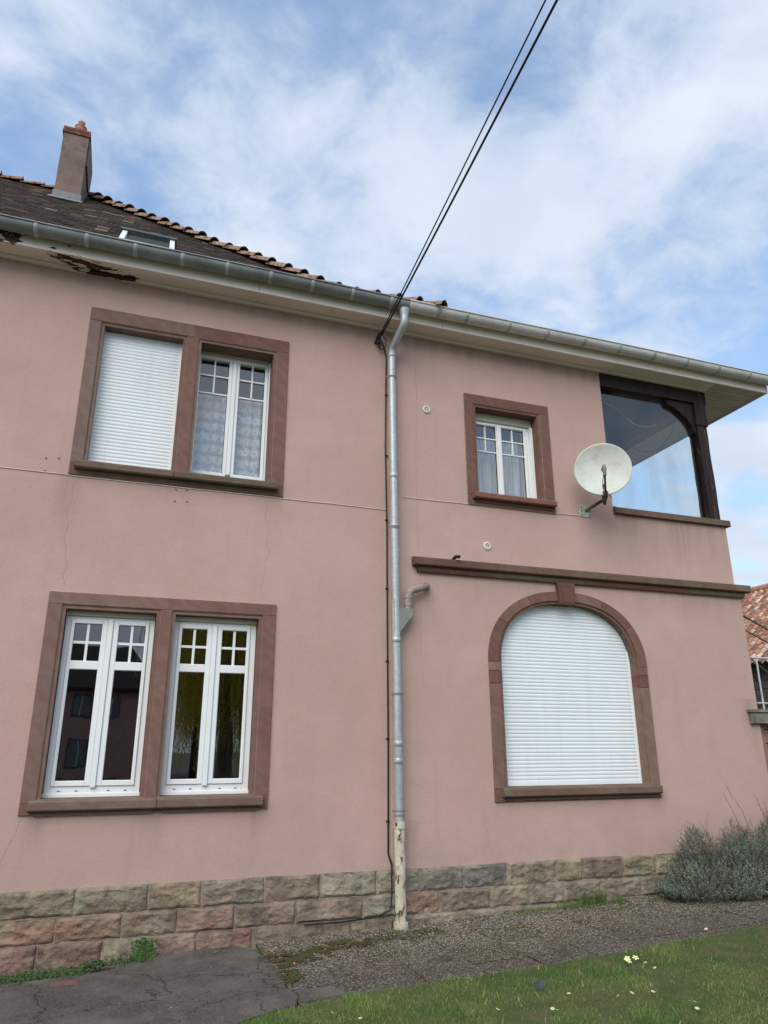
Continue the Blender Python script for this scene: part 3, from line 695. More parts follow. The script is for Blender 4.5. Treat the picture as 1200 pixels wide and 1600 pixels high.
for g_, me_ in (('l', 0),):
    a = gutter(EX0, 2.845, ZINC_DARK, collars=[-6.2+.49*i for i in range(19)]); a['label'] = 'darker weathered zinc gutter left of the downpipe'
    b = gutter(2.849, 8.75, ZINC_PALE, collars=[3.24, 3.62, 4.22, 4.78, 5.34, 5.9, 6.46, 7.02, 7.58, 8.14, 8.6]); b['label'] = 'pale grey zinc gutter right of the downpipe'
    for o_ in (a, b):
        for pp in o_.data.polygons: pp.use_smooth = True
dr = MB(); dr.box(EX0, EX1, -.37, -.262, 5.19, 5.196); dr.box(EX0, EX1, -.30, -.26, 5.15, 5.189); dr.build('eaves_flashing', ZINC_DARK, H)

# ---- downpipe
dp = MB()
px = lambda z: 2.787-.0095*(z+.7)
dp.tube([(2.80, -.385, 5.09), (2.80, -.385, 4.97)], [.066, .044], 20)
dp.tube([(2.80, -.385, 4.99), (2.80, -.385, 4.93), (2.797, -.37, 4.89), (2.747, -.135, 4.71), (2.742, -.10, 4.66), (2.740, -.10, 4.58)], .047, 20)
zs = [4.62-.2*i for i in range(27)]
dp.tube([(px(4.62), -.1, 4.62), (px(3.1), -.1, 3.1), (px(1.45), -.1, 1.45), (px(-.71), -.1, -.71)], .046, 24)
for z in (4.60, 3.02, 2.4, 1.12, .05, -.12, -.62): dp.tube([(px(z), -.1, z-.03), (px(z), -.1, z-.028), (px(z), -.1, z+.028), (px(z), -.1, z+.03)], [.046, .0495, .0495, .046], 24)
# side-branch hopper
HOP = [(px(1.1)-.03, 1.20), (px(1.1)+.03, 1.20), (2.955, 1.40), (2.955, 1.47), (px(1.5)+.03, 1.47), (px(1.5)+.02, 1.56), (px(1.5)-.03, 1.56)]
dpo = dp.build('downpipe', GALV, H)
for pp in dpo.data.polygons: pp.use_smooth = len(pp.vertices) == 4
hp_ = MB(); add_vf(hp_, poly_extrude(HOP, [], -.138, -.062)); hp_.build('pipe_junction', zinc('dull_zinc', (.20, .205, .185), (.29, .295, .27), .55, .2), dpo)
be = MB(); be.tube([(2.917, -.1, 1.44), (2.917, -.1, 1.60), (2.93, -.1, 1.65), (2.97, -.098, 1.685), (3.11, -.09, 1.735), (3.16, -.05, 1.75), (3.18, .01, 1.755)], .041, 16)
for p_ in ((2.917, -.1, 1.50, 0, 1), (2.917, -.1, 1.585, 0, 1)): be.tube([(p_[0], p_[1], p_[2]), (p_[0], p_[1], p_[2]+.03)], .046, 16)
for k in range(4): be.tube([(3.0+.045*k, -.096+.004*k, 1.696+.016*k), (3.012+.045*k, -.095+.004*k, 1.70+.016*k)], .0445, 16)
be_ = be.build('branch_pipe', PLASTIC_PIPE, dpo, smooth=True)
lp = MB(); lp.tube([(2.789, -.1, -.70), (2.789, -.1, -.70-.001), (2.789, -.1, -.70-.06), (2.789, -.1, -.765), (2.795, -.1, -1.63)], [.05, .062, .062, .055, .055], 24)
lp.tube([(2.795, -.1, -1.60), (2.795, -.1, -1.68)], .07, 20)
lp.build('standpipe', FLAKE, dpo, smooth=False)
for z in (4.30, 2.40, .55, -.60):
    cl = MB(); cl.tube([(px(z), -.1, z-.010), (px(z), -.1, z+.010)], .0515, 24)
    cl.box(px(z)-.075, px(z)+.075, -.104, -.096, z-.008, z+.008); cl.box(px(z)-.008, px(z)+.008, -.05, 0, z-.008, z+.008)
    cl.build('pipe_clamp', LEAD, dpo)

BOLTS = [(-0.933, 2.782), (-0.817, 2.798), (-0.928, 2.652), (0.344, 2.599), (0.455, 2.604), (0.342, 2.47), (0.465, 2.477)]
# ---- vents
for x, z in ((3.227, 3.993), (3.98, 2.31)):
    mb = MB(); rows = []
    for r_, y in ((.048, 0), (.048, -.012), (.044, -.016), (.034, -.016), (.032, -.004)):
        rows.append([(x+r_*math.cos(2*math.pi*k/28), y, z+r_*math.sin(2*math.pi*k/28)) for k in range(28)])
    mb.grid(rows, close=True); v = mb.build('wall_vent', VENTM, H)
    m2 = MB(); m2.face([(x+.033*math.cos(2*math.pi*k/28), -.0035, z+.033*math.sin(2*math.pi*k/28)) for k in range(28)], 0)
    for k in range(-2, 3): hw = math.sqrt(.033**2-(k*.012)**2)-.002; m2.box(x-hw, x+hw, -.008, -.0045, z+k*.012-.0025, z+k*.012+.0025, 1)
    m2.box(x-.0015, x+.0015, -.011, -.0082, z-.03, z+.03, 1)
    m2.build('vent_grille', [VENTD, VENTM], v)

BOLT = plain('faded_rust', (.26, .165, .13), .8)
for k, (x, z) in enumerate(BOLTS):
    mb = MB(); mb.tube([(x, 0, z), (x, -.004, z)], .010, 9); mb.tube([(x, -.004, z), (x, -.011, z)], .005, 6); mb.build('anchor_bolt', BOLT, H)
# ---- main roof: sprocketed plain-tile hip roof
SUM = 2.8; RY = 4.2
def rz(y):     # roof plane height
    return 5.77+(y-.5)*.97 if y >= .5 else 5.77+(y-.5)*.66
ridge_z = rz(RY)
roof = MB()
def tilec():
    k = random.random()
    b = (.030, .021, .017) if k < .70 else ((.060, .035, .025) if k < .95 else (.14, .10, .065))
    return jit(b, .3)
# under-sheet
for ya, yb in ((-.42, .5), (.5, RY)):
    roof.face([(EX0, ya, rz(ya)-.03), (SUM-ya, ya, rz(ya)-.03), (SUM-yb, yb, rz(yb)-.03), (EX0, yb, rz(yb)-.03)], 1)
roof.face([(EX0, RY, ridge_z-.03), (SUM-RY, RY, ridge_z-.03), (SUM+.42, 8.9, 5.2), (EX0, 8.9, 5.2)], 1)
roof.face([(SUM+.42, -.42, rz(-.42)-.03), (SUM+.42, 8.9, rz(-.42)-.03), (SUM-.5, 8.0, rz(.5)-.03), (SUM-.5, .5, rz(.5)-.03)], 1); roof.face([(SUM-.5, .5, rz(.5)-.03), (SUM-.5, 8.0, rz(.5)-.03), (SUM-RY, RY, ridge_z-.03)], 1)
y = -.42; ri = 0
while y < RY-.05:
    sl_ = .97 if y >= .5 else .66
    dy = .145/math.sqrt(1+sl_*sl_); y2 = min(y+dy*1.18, RY); off = .085 if ri % 2 else 0
    x = EX0 + off
    if y > 3.9 or True:
        xl = max(EX0, -5.2) if y < 4.3 else EX0
        x = xl+off
        while x < SUM-y-.03:
            xe = min(x+.166, SUM-y-.01); j = random.uniform(-.005, .012); t = .020; jx = random.uniform(-.003, .003)
            c = tilec(); za, zb = rz(y)+j, rz(y2)-.004
            if y < .5 < y2: zb = rz(y)+(y2-y)*.75
            A, B = (x+.003+jx, y, za), (xe-.001+jx, y, za+random.uniform(-.003, .003)); C_, D = (xe, y2, zb), (x, y2, zb)
            A2, B2 = (A[0], A[1], A[2]-t-.006), (B[0], B[1], B[2]-t-.006)
            roof.face([A, B, C_, D], 0, c); roof.face([A2, B2, B, A], 0, tuple(k*.8 for k in c)); roof.face([A2, A, D], 0, c); roof.face([B, B2, C_], 0, c)
            x += .170
    y += dy; ri += 1
# far-left continuation and hip side as plain courses
roof.face([(EX0, -.42, rz(-.42)), (-5.2, -.42, rz(-.42)), (-5.2, .5, rz(.5)), (EX0, .5, rz(.5))], 0, (.05, .032, .025))
roof.face([(EX0, .5, rz(.5)), (-5.2, .5, rz(.5)), (-5.2, RY, rz(RY)), (EX0, RY, rz(RY))], 0, (.05, .032, .025))
# low roof over the right-hand block
roof.face([(SUM+.45, -.40, 5.17), (EX1+.06, -.40, 5.17), (EX1-3.6, 3.8, 6.4), (SUM, 3.8, 6.4)], 1)
roof.face([(EX1+.06, -.40, 5.17), (EX1+.06, 8.9, 5.20), (EX1-3.6, 3.8, 6.4)], 1); roof.face([(EX1+.06, 8.9, 5.20), (SUM, 8.9, 5.2), (SUM, 3.8, 6.4), (EX1-3.6, 3.8, 6.4)], 1)
ro = roof.build('roof', [TILE, plain('roof_underlay', (.05, .035, .028), .9)], H)
# hip and ridge tiles, each a sub-part of the roof
def hip_tile(L=.39, r1=.100, r2=.078):
    mb = MB(); n = 12; outer_, inner_ = [], []
    for t in (0, .06, .3, .6, 1.0):
        r_ = r1+(r2-r1)*t + (.010 if t < .05 else 0)
        outer_.append([(r_*math.cos(math.pi*k/n), t*L, r_*math.sin(math.pi*k/n)) for k in range(n+1)])
        inner_.append([((r_-.016)*math.cos(math.pi*k/n), t*L, (r_-.016)*math.sin(math.pi*k/n)) for k in range(n+1)])
    mb.grid(outer_, 0, flip=True); mb.grid(inner_, 1); mb.grid([outer_[0], inner_[0]], 1); mb.grid([inner_[-1], outer_[-1]], 1)
    return mb
proto = hip_tile().build('hip_tile', [HIP, HIPD], ro, world=True, smooth=True)
def put_tile(o, a, d, up_lift=.0):
    """a: lower end; d: unit vector up the line"""
    d = Vector(d).normalized(); sd = d.cross(Vector((0, 0, 1))).normalized(); up = sd.cross(d)
    tiltd = (d - .10*up).normalized(); up2 = sd.cross(tiltd)
    M = Matrix((sd, tiltd, up2)).transposed()
    roll_ = Matrix.Rotation(random.uniform(-.08, .08), 3, 'Y')
    o.rotation_euler = (M @ roll_).to_euler(); o.location = Vector(a)+Vector((0, 0, ZO))+up*up_lift
    s_ = random.uniform(.94, 1.06); o.scale = (s_, 1, s_)
line = []
def hp(yv): return Vector((SUM-yv, yv, rz(yv)))
yv = -.47; first = True
while yv < RY-.12:
    a, b = hp(yv), hp(yv+.05); d = b-a
    if first: o = proto; first = False
    else: o = proto.copy(); COL.objects.link(o); o.parent = ro
    j = Vector((random.uniform(-.012, .012), random.uniform(-.012, .012), random.uniform(-.006, .010)))
    put_tile(o, a+j, d, .022)
    yv += .33*d.normalized().y
xr = SUM-RY-.05
while xr > -5.4:
    o = proto.copy(); COL.objects.link(o); o.parent = ro; o.name = 'ridge_tile'
    put_tile(o, Vector((xr, RY+random.uniform(-.01, .01), ridge_z+random.uniform(-.01, .012))), Vector((-1, 0, 0)), .0); xr -= .34
# roof window
rw = MB()
def onr(x, yv, h): # point lifted h off the roof plane
    nn = Vector((0, -.97, 1)).normalized(); return Vector((x, yv, rz(yv)))+nn*h
def rbar(mb, x0, x1, ya, yb, h0, h1, m=0):
    P = [onr(x0, ya, h0), onr(x1, ya, h0), onr(x1, yb, h0), onr(x0, yb, h0)]; Q = [onr(x0, ya, h1), onr(x1, ya, h1), onr(x1, yb, h1), onr(x0, yb, h1)]
    mb.face(P[::-1], m); mb.face(Q, m)
    for i in range(4): j = (i+1) % 4; mb.face([P[i], P[j], Q[j], Q[i]], m)
wx0, wx1, wy0, wy1 = -.57, .085, .56, 1.20
rbar(rw, wx0, wx0+.06, wy0, wy1, -.02, .11); rbar(rw, wx1-.06, wx1, wy0, wy1, -.02, .11); rbar(rw, wx0+.06, wx1-.06, wy0, wy0+.05, -.02, .10)
rbar(rw, wx0-.03, wx1+.03, wy1-.09, wy1+.02, -.02, .135, 1); rbar(rw, wx0+.06, wx1-.06, wy0+.05, wy0+.11, -.02, .085)
rbar(rw, wx0-.06, wx1+.06, wy0-.06, wy0, -.02, .03, 1)
rwo = rw.build('roof_window', [PVC, plain('dark_flashing', (.07, .075, .075), .5)], H)
g = MB(); g.face([onr(wx0+.06, wy0+.11, .07), onr(wx1-.06, wy0+.11, .07), onr(wx1-.06, wy1-.09, .07), onr(wx0+.06, wy1-.09, .07)]); 
gm = Mat('roof_window_glass', .05, .8); gm.base((.10, .12, .12)); g.build('pane', gm.mat, rwo)
# chimney
ch = MB()
X0, X1, Y0, Y1 = -1.852, -1.452, 3.44, 4.30
ch.box(X0, X1, Y0, Y1, 8.3, 9.96); 
rows = []
co = ch.build('chimney', CHIM, H)
b_ = MB(); b_.box(X0-.02, X1+.02, Y0-.02, Y1+.02, 9.962, 10.03, bev=.006); b_.box(X0-.012, X1+.012, Y0-.012, Y1+.012, 10.031, 10.10, bev=.01)
b_.build('brick_cap', BRICK, co)
sh_ = MB(); sh_.box(X1+.002, X1+.03, Y0+.05, Y1-.02, 9.42, 9.955); sh_.build('render_patch', CHIM, co)
pt = MB(); cxp, cyp = -1.62, 3.56
prof = [(.115, 10.10), (.12, 10.14), (.095, 10.16), (.09, 10.22), (.10, 10.235), (.06, 10.26), (.05, 10.32), (.058, 10.35), (.0, 10.36)]
pt.grid([[(cxp+r_*math.cos(2*math.pi*k/20), cyp+r_*math.sin(2*math.pi*k/20), z) for k in range(20)] for r_, z in prof], close=True)
pt.build('chimney_pot', TERRA, co, smooth=True)
fsh = MB(); fsh.box(X0-.02, X1+.02, Y0-.02, Y0, 8.45, 8.72+.03); fsh.box(X1, X1+.02, Y0, 4.2, 8.5, 8.75)
P = [onr(X0-.06, Y0-.16, .02), onr(X1+.06, Y0-.16, .02), onr(X1+.06, Y0, .02), onr(X0-.06, Y0, .02)]; fsh.face(P)
A = [(X1+.021, Y0, rz(Y0)-.05), (X1+.021, 4.2, rz(4.2)-.05), (X1+.021, 4.2, rz(4.2)+.12), (X1+.021, Y0, rz(Y0)+.12)]; fsh.face(A)
fsh.build('flashing', LEAD, co)

# ============================================================ things on the house
# satellite dish
pc = Vector((5.40, -.47, 3.31)); nrm = Vector((-.56, -.80, -.02)).normalized()
sdv = nrm.cross(Vector((0, 0, 1))).normalized(); upv = sdv.cross(nrm).normalized()
if upv.z < 0: upv = -upv
dish = thing('satellite_dish', 'round off-white satellite dish on a rusty arm beside the loggia', 'satellite dish', (5.417, -.02, 2.9+ZO))
DO = (5.417, -.02, 2.9+ZO)
Rw, Rh = .335, .33
mb = MB(); rows = []; rows2 = []
for i in range(13):
    t = i/12; row = []; row2 = []
    for k in range(56):
        a = 2*math.pi*k/56; dep = .075*(1-t*t)
        p_ = pc+sdv*(Rw*t*math.cos(a))+upv*(Rh*t*math.sin(a))-nrm*dep; row.append(p_); row2.append(p_-nrm*.010)
    rows.append(row); rows2.append(row2)
rim = [pc+sdv*((Rw+.012)*math.cos(2*math.pi*k/56))+upv*((Rh+.012)*math.sin(2*math.pi*k/56))+nrm*.004 for k in range(56)]
rim2 = [p_-nrm*.022 for p_ in rim]
mb.grid(rows+[rim, rim2], close=True); mb.grid(rows2[::-1], close=True); mb.grid([rows2[-1], rim2], close=True)
mb.build('reflector', DISH, dish, DO, smooth=True)
bot = pc-upv*.31-nrm*.02
mb = MB(); e0 = Vector((5.425, 0, 2.905)); 
mb.tube([e0, e0+Vector((.05, -.10, .04)), e0+Vector((.13, -.27, .10)), bot+Vector((.05, .10, -.10)), bot+Vector((.0, .04, -.02)), bot-nrm*.02+upv*.12], .021, 12); mb.tube([bot-nrm*.09-upv*.02, bot+nrm*.03], .034, 8)
mb.build('mast', RUST, dish, DO, smooth=True)
lnb = pc-upv*.10+nrm*.36 + sdv*.0
a0 = bot-upv*.02
mb = MB(); mb.tube([a0, a0+nrm*.15+upv*.02, lnb-upv*.10-nrm*.02], .013, 10)
mb.build('feed_arm', RUST, dish, DO, smooth=True)
mb = MB(); mb.tube([lnb-upv*.11, lnb-upv*.01], .022, 12); mb.tube([lnb+nrm*.02, lnb-nrm*.05, lnb-nrm*.10], [.022, .026, .034], 14)
mb.tube([lnb-upv*.10, lnb-upv*.12+sdv*.02, a0+nrm*.2+upv*.08+sdv*.03, a0+nrm*.08-sdv*.02, e0+Vector((.2, -.3, .1))], .004, 6, 1)
mb.build('receiver_head', [plain('grey_plastic', (.20, .20, .18), .5), BLACK], dish, DO, smooth=True)
mb = MB(); mb.box(5.335, 5.50, -.010, 0, 2.82, 2.98, bev=.003)
for sx_ in (-.06, .06):
    for sz_ in (-.055, 0, .055): mb.tube([(5.417+sx_, -.010, 2.9+sz_), (5.417+sx_, -.022, 2.9+sz_)], .008, 6, 1)
mb.build('wall_plate', [PLATE, RUST], dish, DO)
# cable along the wall
mb = MB()
def wavy(a, b, n, amp): return [(a[0]+(b[0]-a[0])*i/n, a[1]+(b[1]-a[1])*i/n, a[2]+(b[2]-a[2])*i/n+amp*noise.noise(Vector((i*.37, a[0], 1)))) for i in range(n+1)]
mb.tube(wavy((-9, -.005, 2.655), (-.75, -.005, 2.633), 30, .008)+[(-.70, -.006, 2.628)]+wavy((-.6, -.006, 2.626), (2.70, -.005, 2.628), 30, .008), .0042, 6)
mb.tube([(2.90, -.005, 2.81)]+wavy((2.95, -.005, 2.806), (5.34, -.005, 2.83), 24, .008), .0042, 6)
tag(mb.build('wall_cable', WHITE_CABLE, None, smooth=True), 'thin pale cable running level across the pink wall to the dish', 'cable')
mb = MB()
mb.tube([(2.60, -.06, 4.83), (2.66, -.03, 4.76), (2.70, -.012, 4.62), (2.695, -.01, 4.3), (2.685, -.01, 3.4), (2.70, -.01, 2.4), (2.70, -.01, 1.2), (2.705, -.01, .1), (2.70, -.01, -1.0), (2.73, -.03, -1.10), (2.72, -.045, -1.18)], .0095, 8)
mb.tube([(2.72, -.045, -1.18), (2.715, -.07, -1.35), (2.70, -.075, -1.49), (2.55, -.065, -1.545), (2.2, -.06, -1.565), (1.85, -.055, -1.565)], .008, 8)
for z in (4.1, 3.3, 2.5, 1.7, .9, .1, -.7): mb.box(2.68, 2.715, -.022, 0, z-.006, z+.006)
tag(mb.build('service_cable', BLACK, None, smooth=False), 'black cable clipped down the wall left of the downpipe', 'cable')
# hanging wires in the loggia
for k, (P, lb) in enumerate((([(6.05, 4.985), (6.22, 4.86), (6.51, 4.755), (6.77, 4.57), (7.02, 4.555), (7.2, 4.62)], 'pale wire hanging in a shallow curve under the loggia ceiling'),
                         ([(6.40, 4.45), (6.59, 4.25), (6.89, 4.14), (7.19, 4.235), (7.46, 4.53), (7.55, 4.79)], 'dark wire looping low behind the loggia glass'))):
    mb = MB(); V3 = [Vector((x, .5, z)) for x, z in P]; pts = []
    for i in range(len(V3)-1):
        p0, p1, p2, p3 = V3[max(i-1, 0)], V3[i], V3[i+1], V3[min(i+2, len(V3)-1)]
        for t in [j/8 for j in range(8)]:
            pts.append(.5*((2*p1)+(-p0+p2)*t+(2*p0-5*p1+4*p2-p3)*t*t+(-p0+3*p1-3*p2+p3)*t**3))
    mb.tube(pts, .006, 6)
    tag(mb.build('hanging_wire', WHITE_CABLE if k == 0 else BLACK, None, smooth=True), lb, 'wire', 'wires hanging in the loggia')

# utility pole behind the viewer and the service wires to the house
pole = thing('utility_pole', 'tarred wooden utility pole standing across the garden', 'utility pole', (3.4, -27, 0))
mb = MB(); mb.tube([(3.4, -27, -1.9), (3.4, -27, 8.0)], [.15, .10], 16); mb.build('shaft', DARKWOOD, pole, (3.4, -27, 0), smooth=True)
mb = MB(); mb.box(3.0, 3.8, -27.06, -26.92, 7.5, 7.6); 
for dx in (-.3, .3): mb.tube([(3.4+dx, -27, 7.6), (3.4+dx, -27, 7.75)], .04, 8)
mb.build('crossarm', DARKWOOD, pole, (3.4, -27, 0))
def wire(a, mid, name, lb, r_):
    a = Vector(a); mid = Vector(mid); d = (mid-a); k = (-27-a.y)/d.y; b = a+d*k; pts = []
    for i in range(61):
        t = i/60; p_ = a.lerp(b, t); p_.z -= .55*4*t*(1-t)*(1) - .55*4*(t)*(mid-a).length/(b-a).length*0; pts.append(p_)
    # re-aim so the wire passes through `mid`
    tm = 1/k; dz = .55*4*tm*(1-tm)
    pts = [p_+Vector((0, 0, dz*(i/60)/tm)) if True else p_ for i, p_ in enumerate(pts)]
    m_ = MB(); m_.tube(pts, r_, 8); return tag(m_.build(name, BLACK, None, smooth=True), lb, 'wire', 'overhead wires to the eaves')
dA, dB = Vector((.744, 1, 1.597)), Vector((.775, 1, 1.611))
camp = Vector((0, -7.5, 0)); kk = 3.5
wire((2.585, -.12, 4.86), camp+dA*kk, 'overhead_wire', 'thinner left one of the two black overhead wires', .0075)
wire((2.605, -.12, 4.86), camp+dB*kk, 'overhead_wire', 'thicker right one of the two black overhead wires', .0115)
anch = thing('wire_anchor', 'black clamp tying the overhead wires to the wall under the eaves', 'wire clamp', (2.6, 0, 4.85+ZO))
AO_ = (2.6, 0, 4.85+ZO)
mb = MB(); mb.tube([(2.56, 0, 4.80), (2.56, -.06, 4.80)], .016, 8); mb.tube([(2.56, -.05, 4.80), (2.575, -.09, 4.84), (2.585, -.12, 4.88)], [.018, .03, .022], 10); mb.box(2.55, 2.60, -.09, -.05, 4.755, 4.80); mb.build('hook', BLACK, anch, AO_)
mb = MB(); lp_ = [(2.60, -.12, 4.87), (2.66, -.11, 4.80), (2.665, -.09, 4.71), (2.62, -.07, 4.68), (2.585, -.06, 4.70), (2.58, -.06, 4.76), (2.61, -.05, 4.69), (2.66, -.03, 4.72)]; mb.tube(lp_, .006, 8); mb.build('cable_loop', BLACK, anch, AO_, smooth=True)

# ============================================================ ground, paving, lawn
def gz(x, yv): return ground_z(x) + .012*noise.noise(Vector((x*.6, yv*.6, 0)))
q = Mat('soil_ground', .95, .1); q.base(q.mix(q.ramp(q.noise(9, 6), .3, .7), (.20, .185, .155), (.14, .13, .11))); q.bump(q.noise(20, 5), .6, .03); SOIL = q.mat
gm_ = MB()
xs = [-400, -100, -30]+[-12+.5*i for i in range(60)]+[30, 100, 400]
ys = [-400, -100, -35]+[-20+.5*i for i in range(62)]+[30, 100, 400]
gm_.grid([[(x, yv, gz(x, yv)-.03) for x in xs] for yv in ys], flip=True)
gm_.build('ground', SOIL)['kind'] = 'structure'
# asphalt forecourt (left), with eroded edge
q = Mat('old_asphalt', .9, .2); v = q.vor(150, out='Color')
c = q.mix(q.ramp(q.noise(2.2, 6, .6), .3, .72), (.060, .052, .046), (.115, .103, .092)); c = q.mix(q.ramp(q.sep(v)[0], .6, .95, 0, .55), c, (.19, .18, .165))
c = q.mix(q.ramp(q.noise(5, 7, .7), .58, .70, 0, .6), c, (.03, .03, .026))
wv_ = q.n('ShaderNodeVectorMath', operation='ADD'); q.l(q.tc, wv_.inputs[0]); nn_ = q.n('ShaderNodeTexNoise'); q.l(q.tc, nn_.inputs[0]); nn_.inputs['Scale'].default_value = 5; nn_.inputs['Detail'].default_value = 6
sc_ = q.n('ShaderNodeVectorMath', operation='SCALE'); q.l(nn_.outputs['Color'], sc_.inputs[0]); sc_.inputs['Scale'].default_value = .35; q.l(sc_.outputs[0], wv_.inputs[1])
ck = q.ramp(q.vor(1.1, wv_.outputs[0], feat='DISTANCE_TO_EDGE'), .0, .010, 1, 0)
c = q.mix(q.math('MULTIPLY', ck, .85), c, (.018, .016, .013)); c = q.mix(q.ramp(q.noise(1.3, 7, .7, q.map((1, 1, 1), (8, 3, 0))), .52, .64, 0, .55), c, (.17, .155, .135))
q.base(c); q.bump(q.math('SUBTRACT', q.math('ADD', q.noise(120, 4), q.noise(8, 4)), ck), .6, .006); ASPH = q.mat
edge = [(-9, -.16), (-2, -.22), (-.63, -.36), (-.25, -.40), (.12, -.36), (.34, -.10), (.9, -.06), (1.22, -.08), (1.36, -.28), (1.38, -.50), (1.43, -.72), (1.41, -.9), (1.46, -1.1), (1.40, -1.32), (1.42, -1.6), (1.38, -1.80), (1.10, -1.90), (.87, -2.0), (.5, -2.22), (-1, -2.92), (-9, -2.92)]
def jag(P, amp=.02, n=8):
    o = []
    for i in range(len(P)):
        a, b = P[i], P[(i+1) % len(P)]
        for k in range(n):
            t = k/n; x = a[0]+(b[0]-a[0])*t; yv = a[1]+(b[1]-a[1])*t
            o.append((x+amp*noise.noise(Vector((x*9, yv*9, 1))), yv+amp*noise.noise(Vector((x*9, yv*9, 5)))))
    return o
def sheet(P, lift, mat, name, thick=.03, kind='structure'):
    V, F = poly_extrude([(x, yv) for x, yv in P], [], 0, 1)
    mb = MB(); n = 0
    top = [(v[0], v[2], (gz(v[0], v[2]) + (lift if v[1] < .5 else lift-thick))) for v in V]
    mb.v = top; mb.f = F; mb.m = [0]*len(F); mb.c = [(1, 1, 1)]*len(F)
    o = mb.build(name, mat); 
    if kind: o['kind'] = kind
    return o
sheet(jag(edge), .012, ASPH, 'asphalt')
def lawn_edge(x):     # front (house side) edge of the lawn
    P = [(-12, -2.9), (-1, -2.9), (.5, -2.2), (.87, -1.98), (1.68, -1.74), (2.53, -1.74), (3.7, -1.72), (5.07, -1.62), (5.9, -1.58), (8, -1.5), (30, -1.4)]
    for (a, b), (c, d) in zip(P, P[1:]):
        if a <= x <= c: return b+(d-b)*(x-a)/(c-a)+.05*noise.noise(Vector((x*3, 0, 0)))+.02*noise.noise(Vector((x*14, 0, 0)))
    return -1.5
# exposed-aggregate slab path
q = Mat('washed_pebble_slabs', .9, .2); v = q.n('ShaderNodeTexVoronoi'); q.l(q.tc, v.inputs[0]); v.inputs['Scale'].default_value = 62
pc_ = q.sep(v.outputs['Color'])[0]
c = q.mix(q.ramp(pc_, .0, 1.0), (.12, .092, .068), (.56, .47, .38))
c = q.mix(q.ramp(v.outputs['Distance'], .25, .6), c, (.06, .055, .042))
X, Y, Z = q.sep()
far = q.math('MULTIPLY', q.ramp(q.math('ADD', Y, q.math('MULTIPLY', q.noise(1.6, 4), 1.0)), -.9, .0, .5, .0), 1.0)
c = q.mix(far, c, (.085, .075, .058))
c = q.mix(q.ramp(q.noise(3.1, 7, .7), .52, .68, 0, .75), c, (.045, .044, .03))
c = q.mix(1.0, c, q.tint(), 'MULTIPLY')
q.base(c); q.bump(q.math('SUBTRACT', 1.0, v.outputs['Distance']), .9, .008); PEB = q.mat
pb = MB()
sx0 = 1.42; k = 0; yv = -.03
for row, (ya, yb) in enumerate(((-.03, -.50), (-.51, -.98), (-.99, -1.46), (-1.47, -2.05))):
    x = -.3 if row == 99 else 1.40+(.0 if row % 2 == 0 else .0)
    while x < 12:
        xb = x+.495; cz = random.uniform(-.004, .006); tl = random.uniform(-.005, .005)
        if x > .3:
            n_ = 5; rows = []
            for i in range(n_+1):
                rows.append([(x+.003+(.490)*j/n_, ya-.002+(yb-ya+.004)*i/n_, gz(x, ya)+.004+cz+tl*(j/n_-.5)+.0*i) for j in range(n_+1)])
            rows = [[(p[0]+.01*noise.noise(Vector((p[0]*5, p[1]*5, 2))), p[1]+.01*noise.noise(Vector((p[0]*5, p[1]*5, 6))), p[2]+(p[0]-x)*.03) for p in r_] for r_ in rows]
            rows = [[(p[0], max(p[1], lawn_edge(p[0])-.04), p[2]) for p in r_] for r_ in rows]
            c = jit((1, 1, 1), .12); pb.grid(rows, 0, c)
            b = rows[0]; pb.grid([b, [(p[0], p[1], p[2]-.03) for p in b]], 0, c); b = rows[-1]; pb.grid([[(p[0], p[1], p[2]-.03) for p in b], b], 0, c)
            for cc in (0, -1): b = [r_[cc] for r_ in rows]; pb.grid([b, [(p[0], p[1], p[2]-.03) for p in b]], 0, c)
        x += .50
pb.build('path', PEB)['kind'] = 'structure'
# smooth concrete slab at the asphalt's corner
mb = MB(); P = [(1.44, -1.50), (1.70, -1.55), (1.76, -1.75), (1.42, -1.80)]
mb.face([(x, yv, gz(x, yv)+.018) for x, yv in P]); 
for i in range(4): j = (i+1) % 4; mb.face([(P[i][0], P[i][1], gz(*P[i])+.018), (P[i][0], P[i][1], gz(*P[i])-.02), (P[j][0], P[j][1], gz(*P[j])-.02), (P[j][0], P[j][1], gz(*P[j])+.018)])
tag(mb.build('paving_slab', ASPH), 'smooth dark grey slab at the corner of the asphalt by the lawn', 'paving slab')
mb = MB(); mb.box(-.27, .12, -.66, -.53, gz(0, -.6)-.03, gz(0, -.6)+.026, bev=0)
tag(mb.build('edging_brick', sandstone('edging_stone', (.16, .085, .068), (.2, .12, .1), .15), smooth=False), 'reddish edging brick lying flush in the asphalt near the plinth', 'brick')

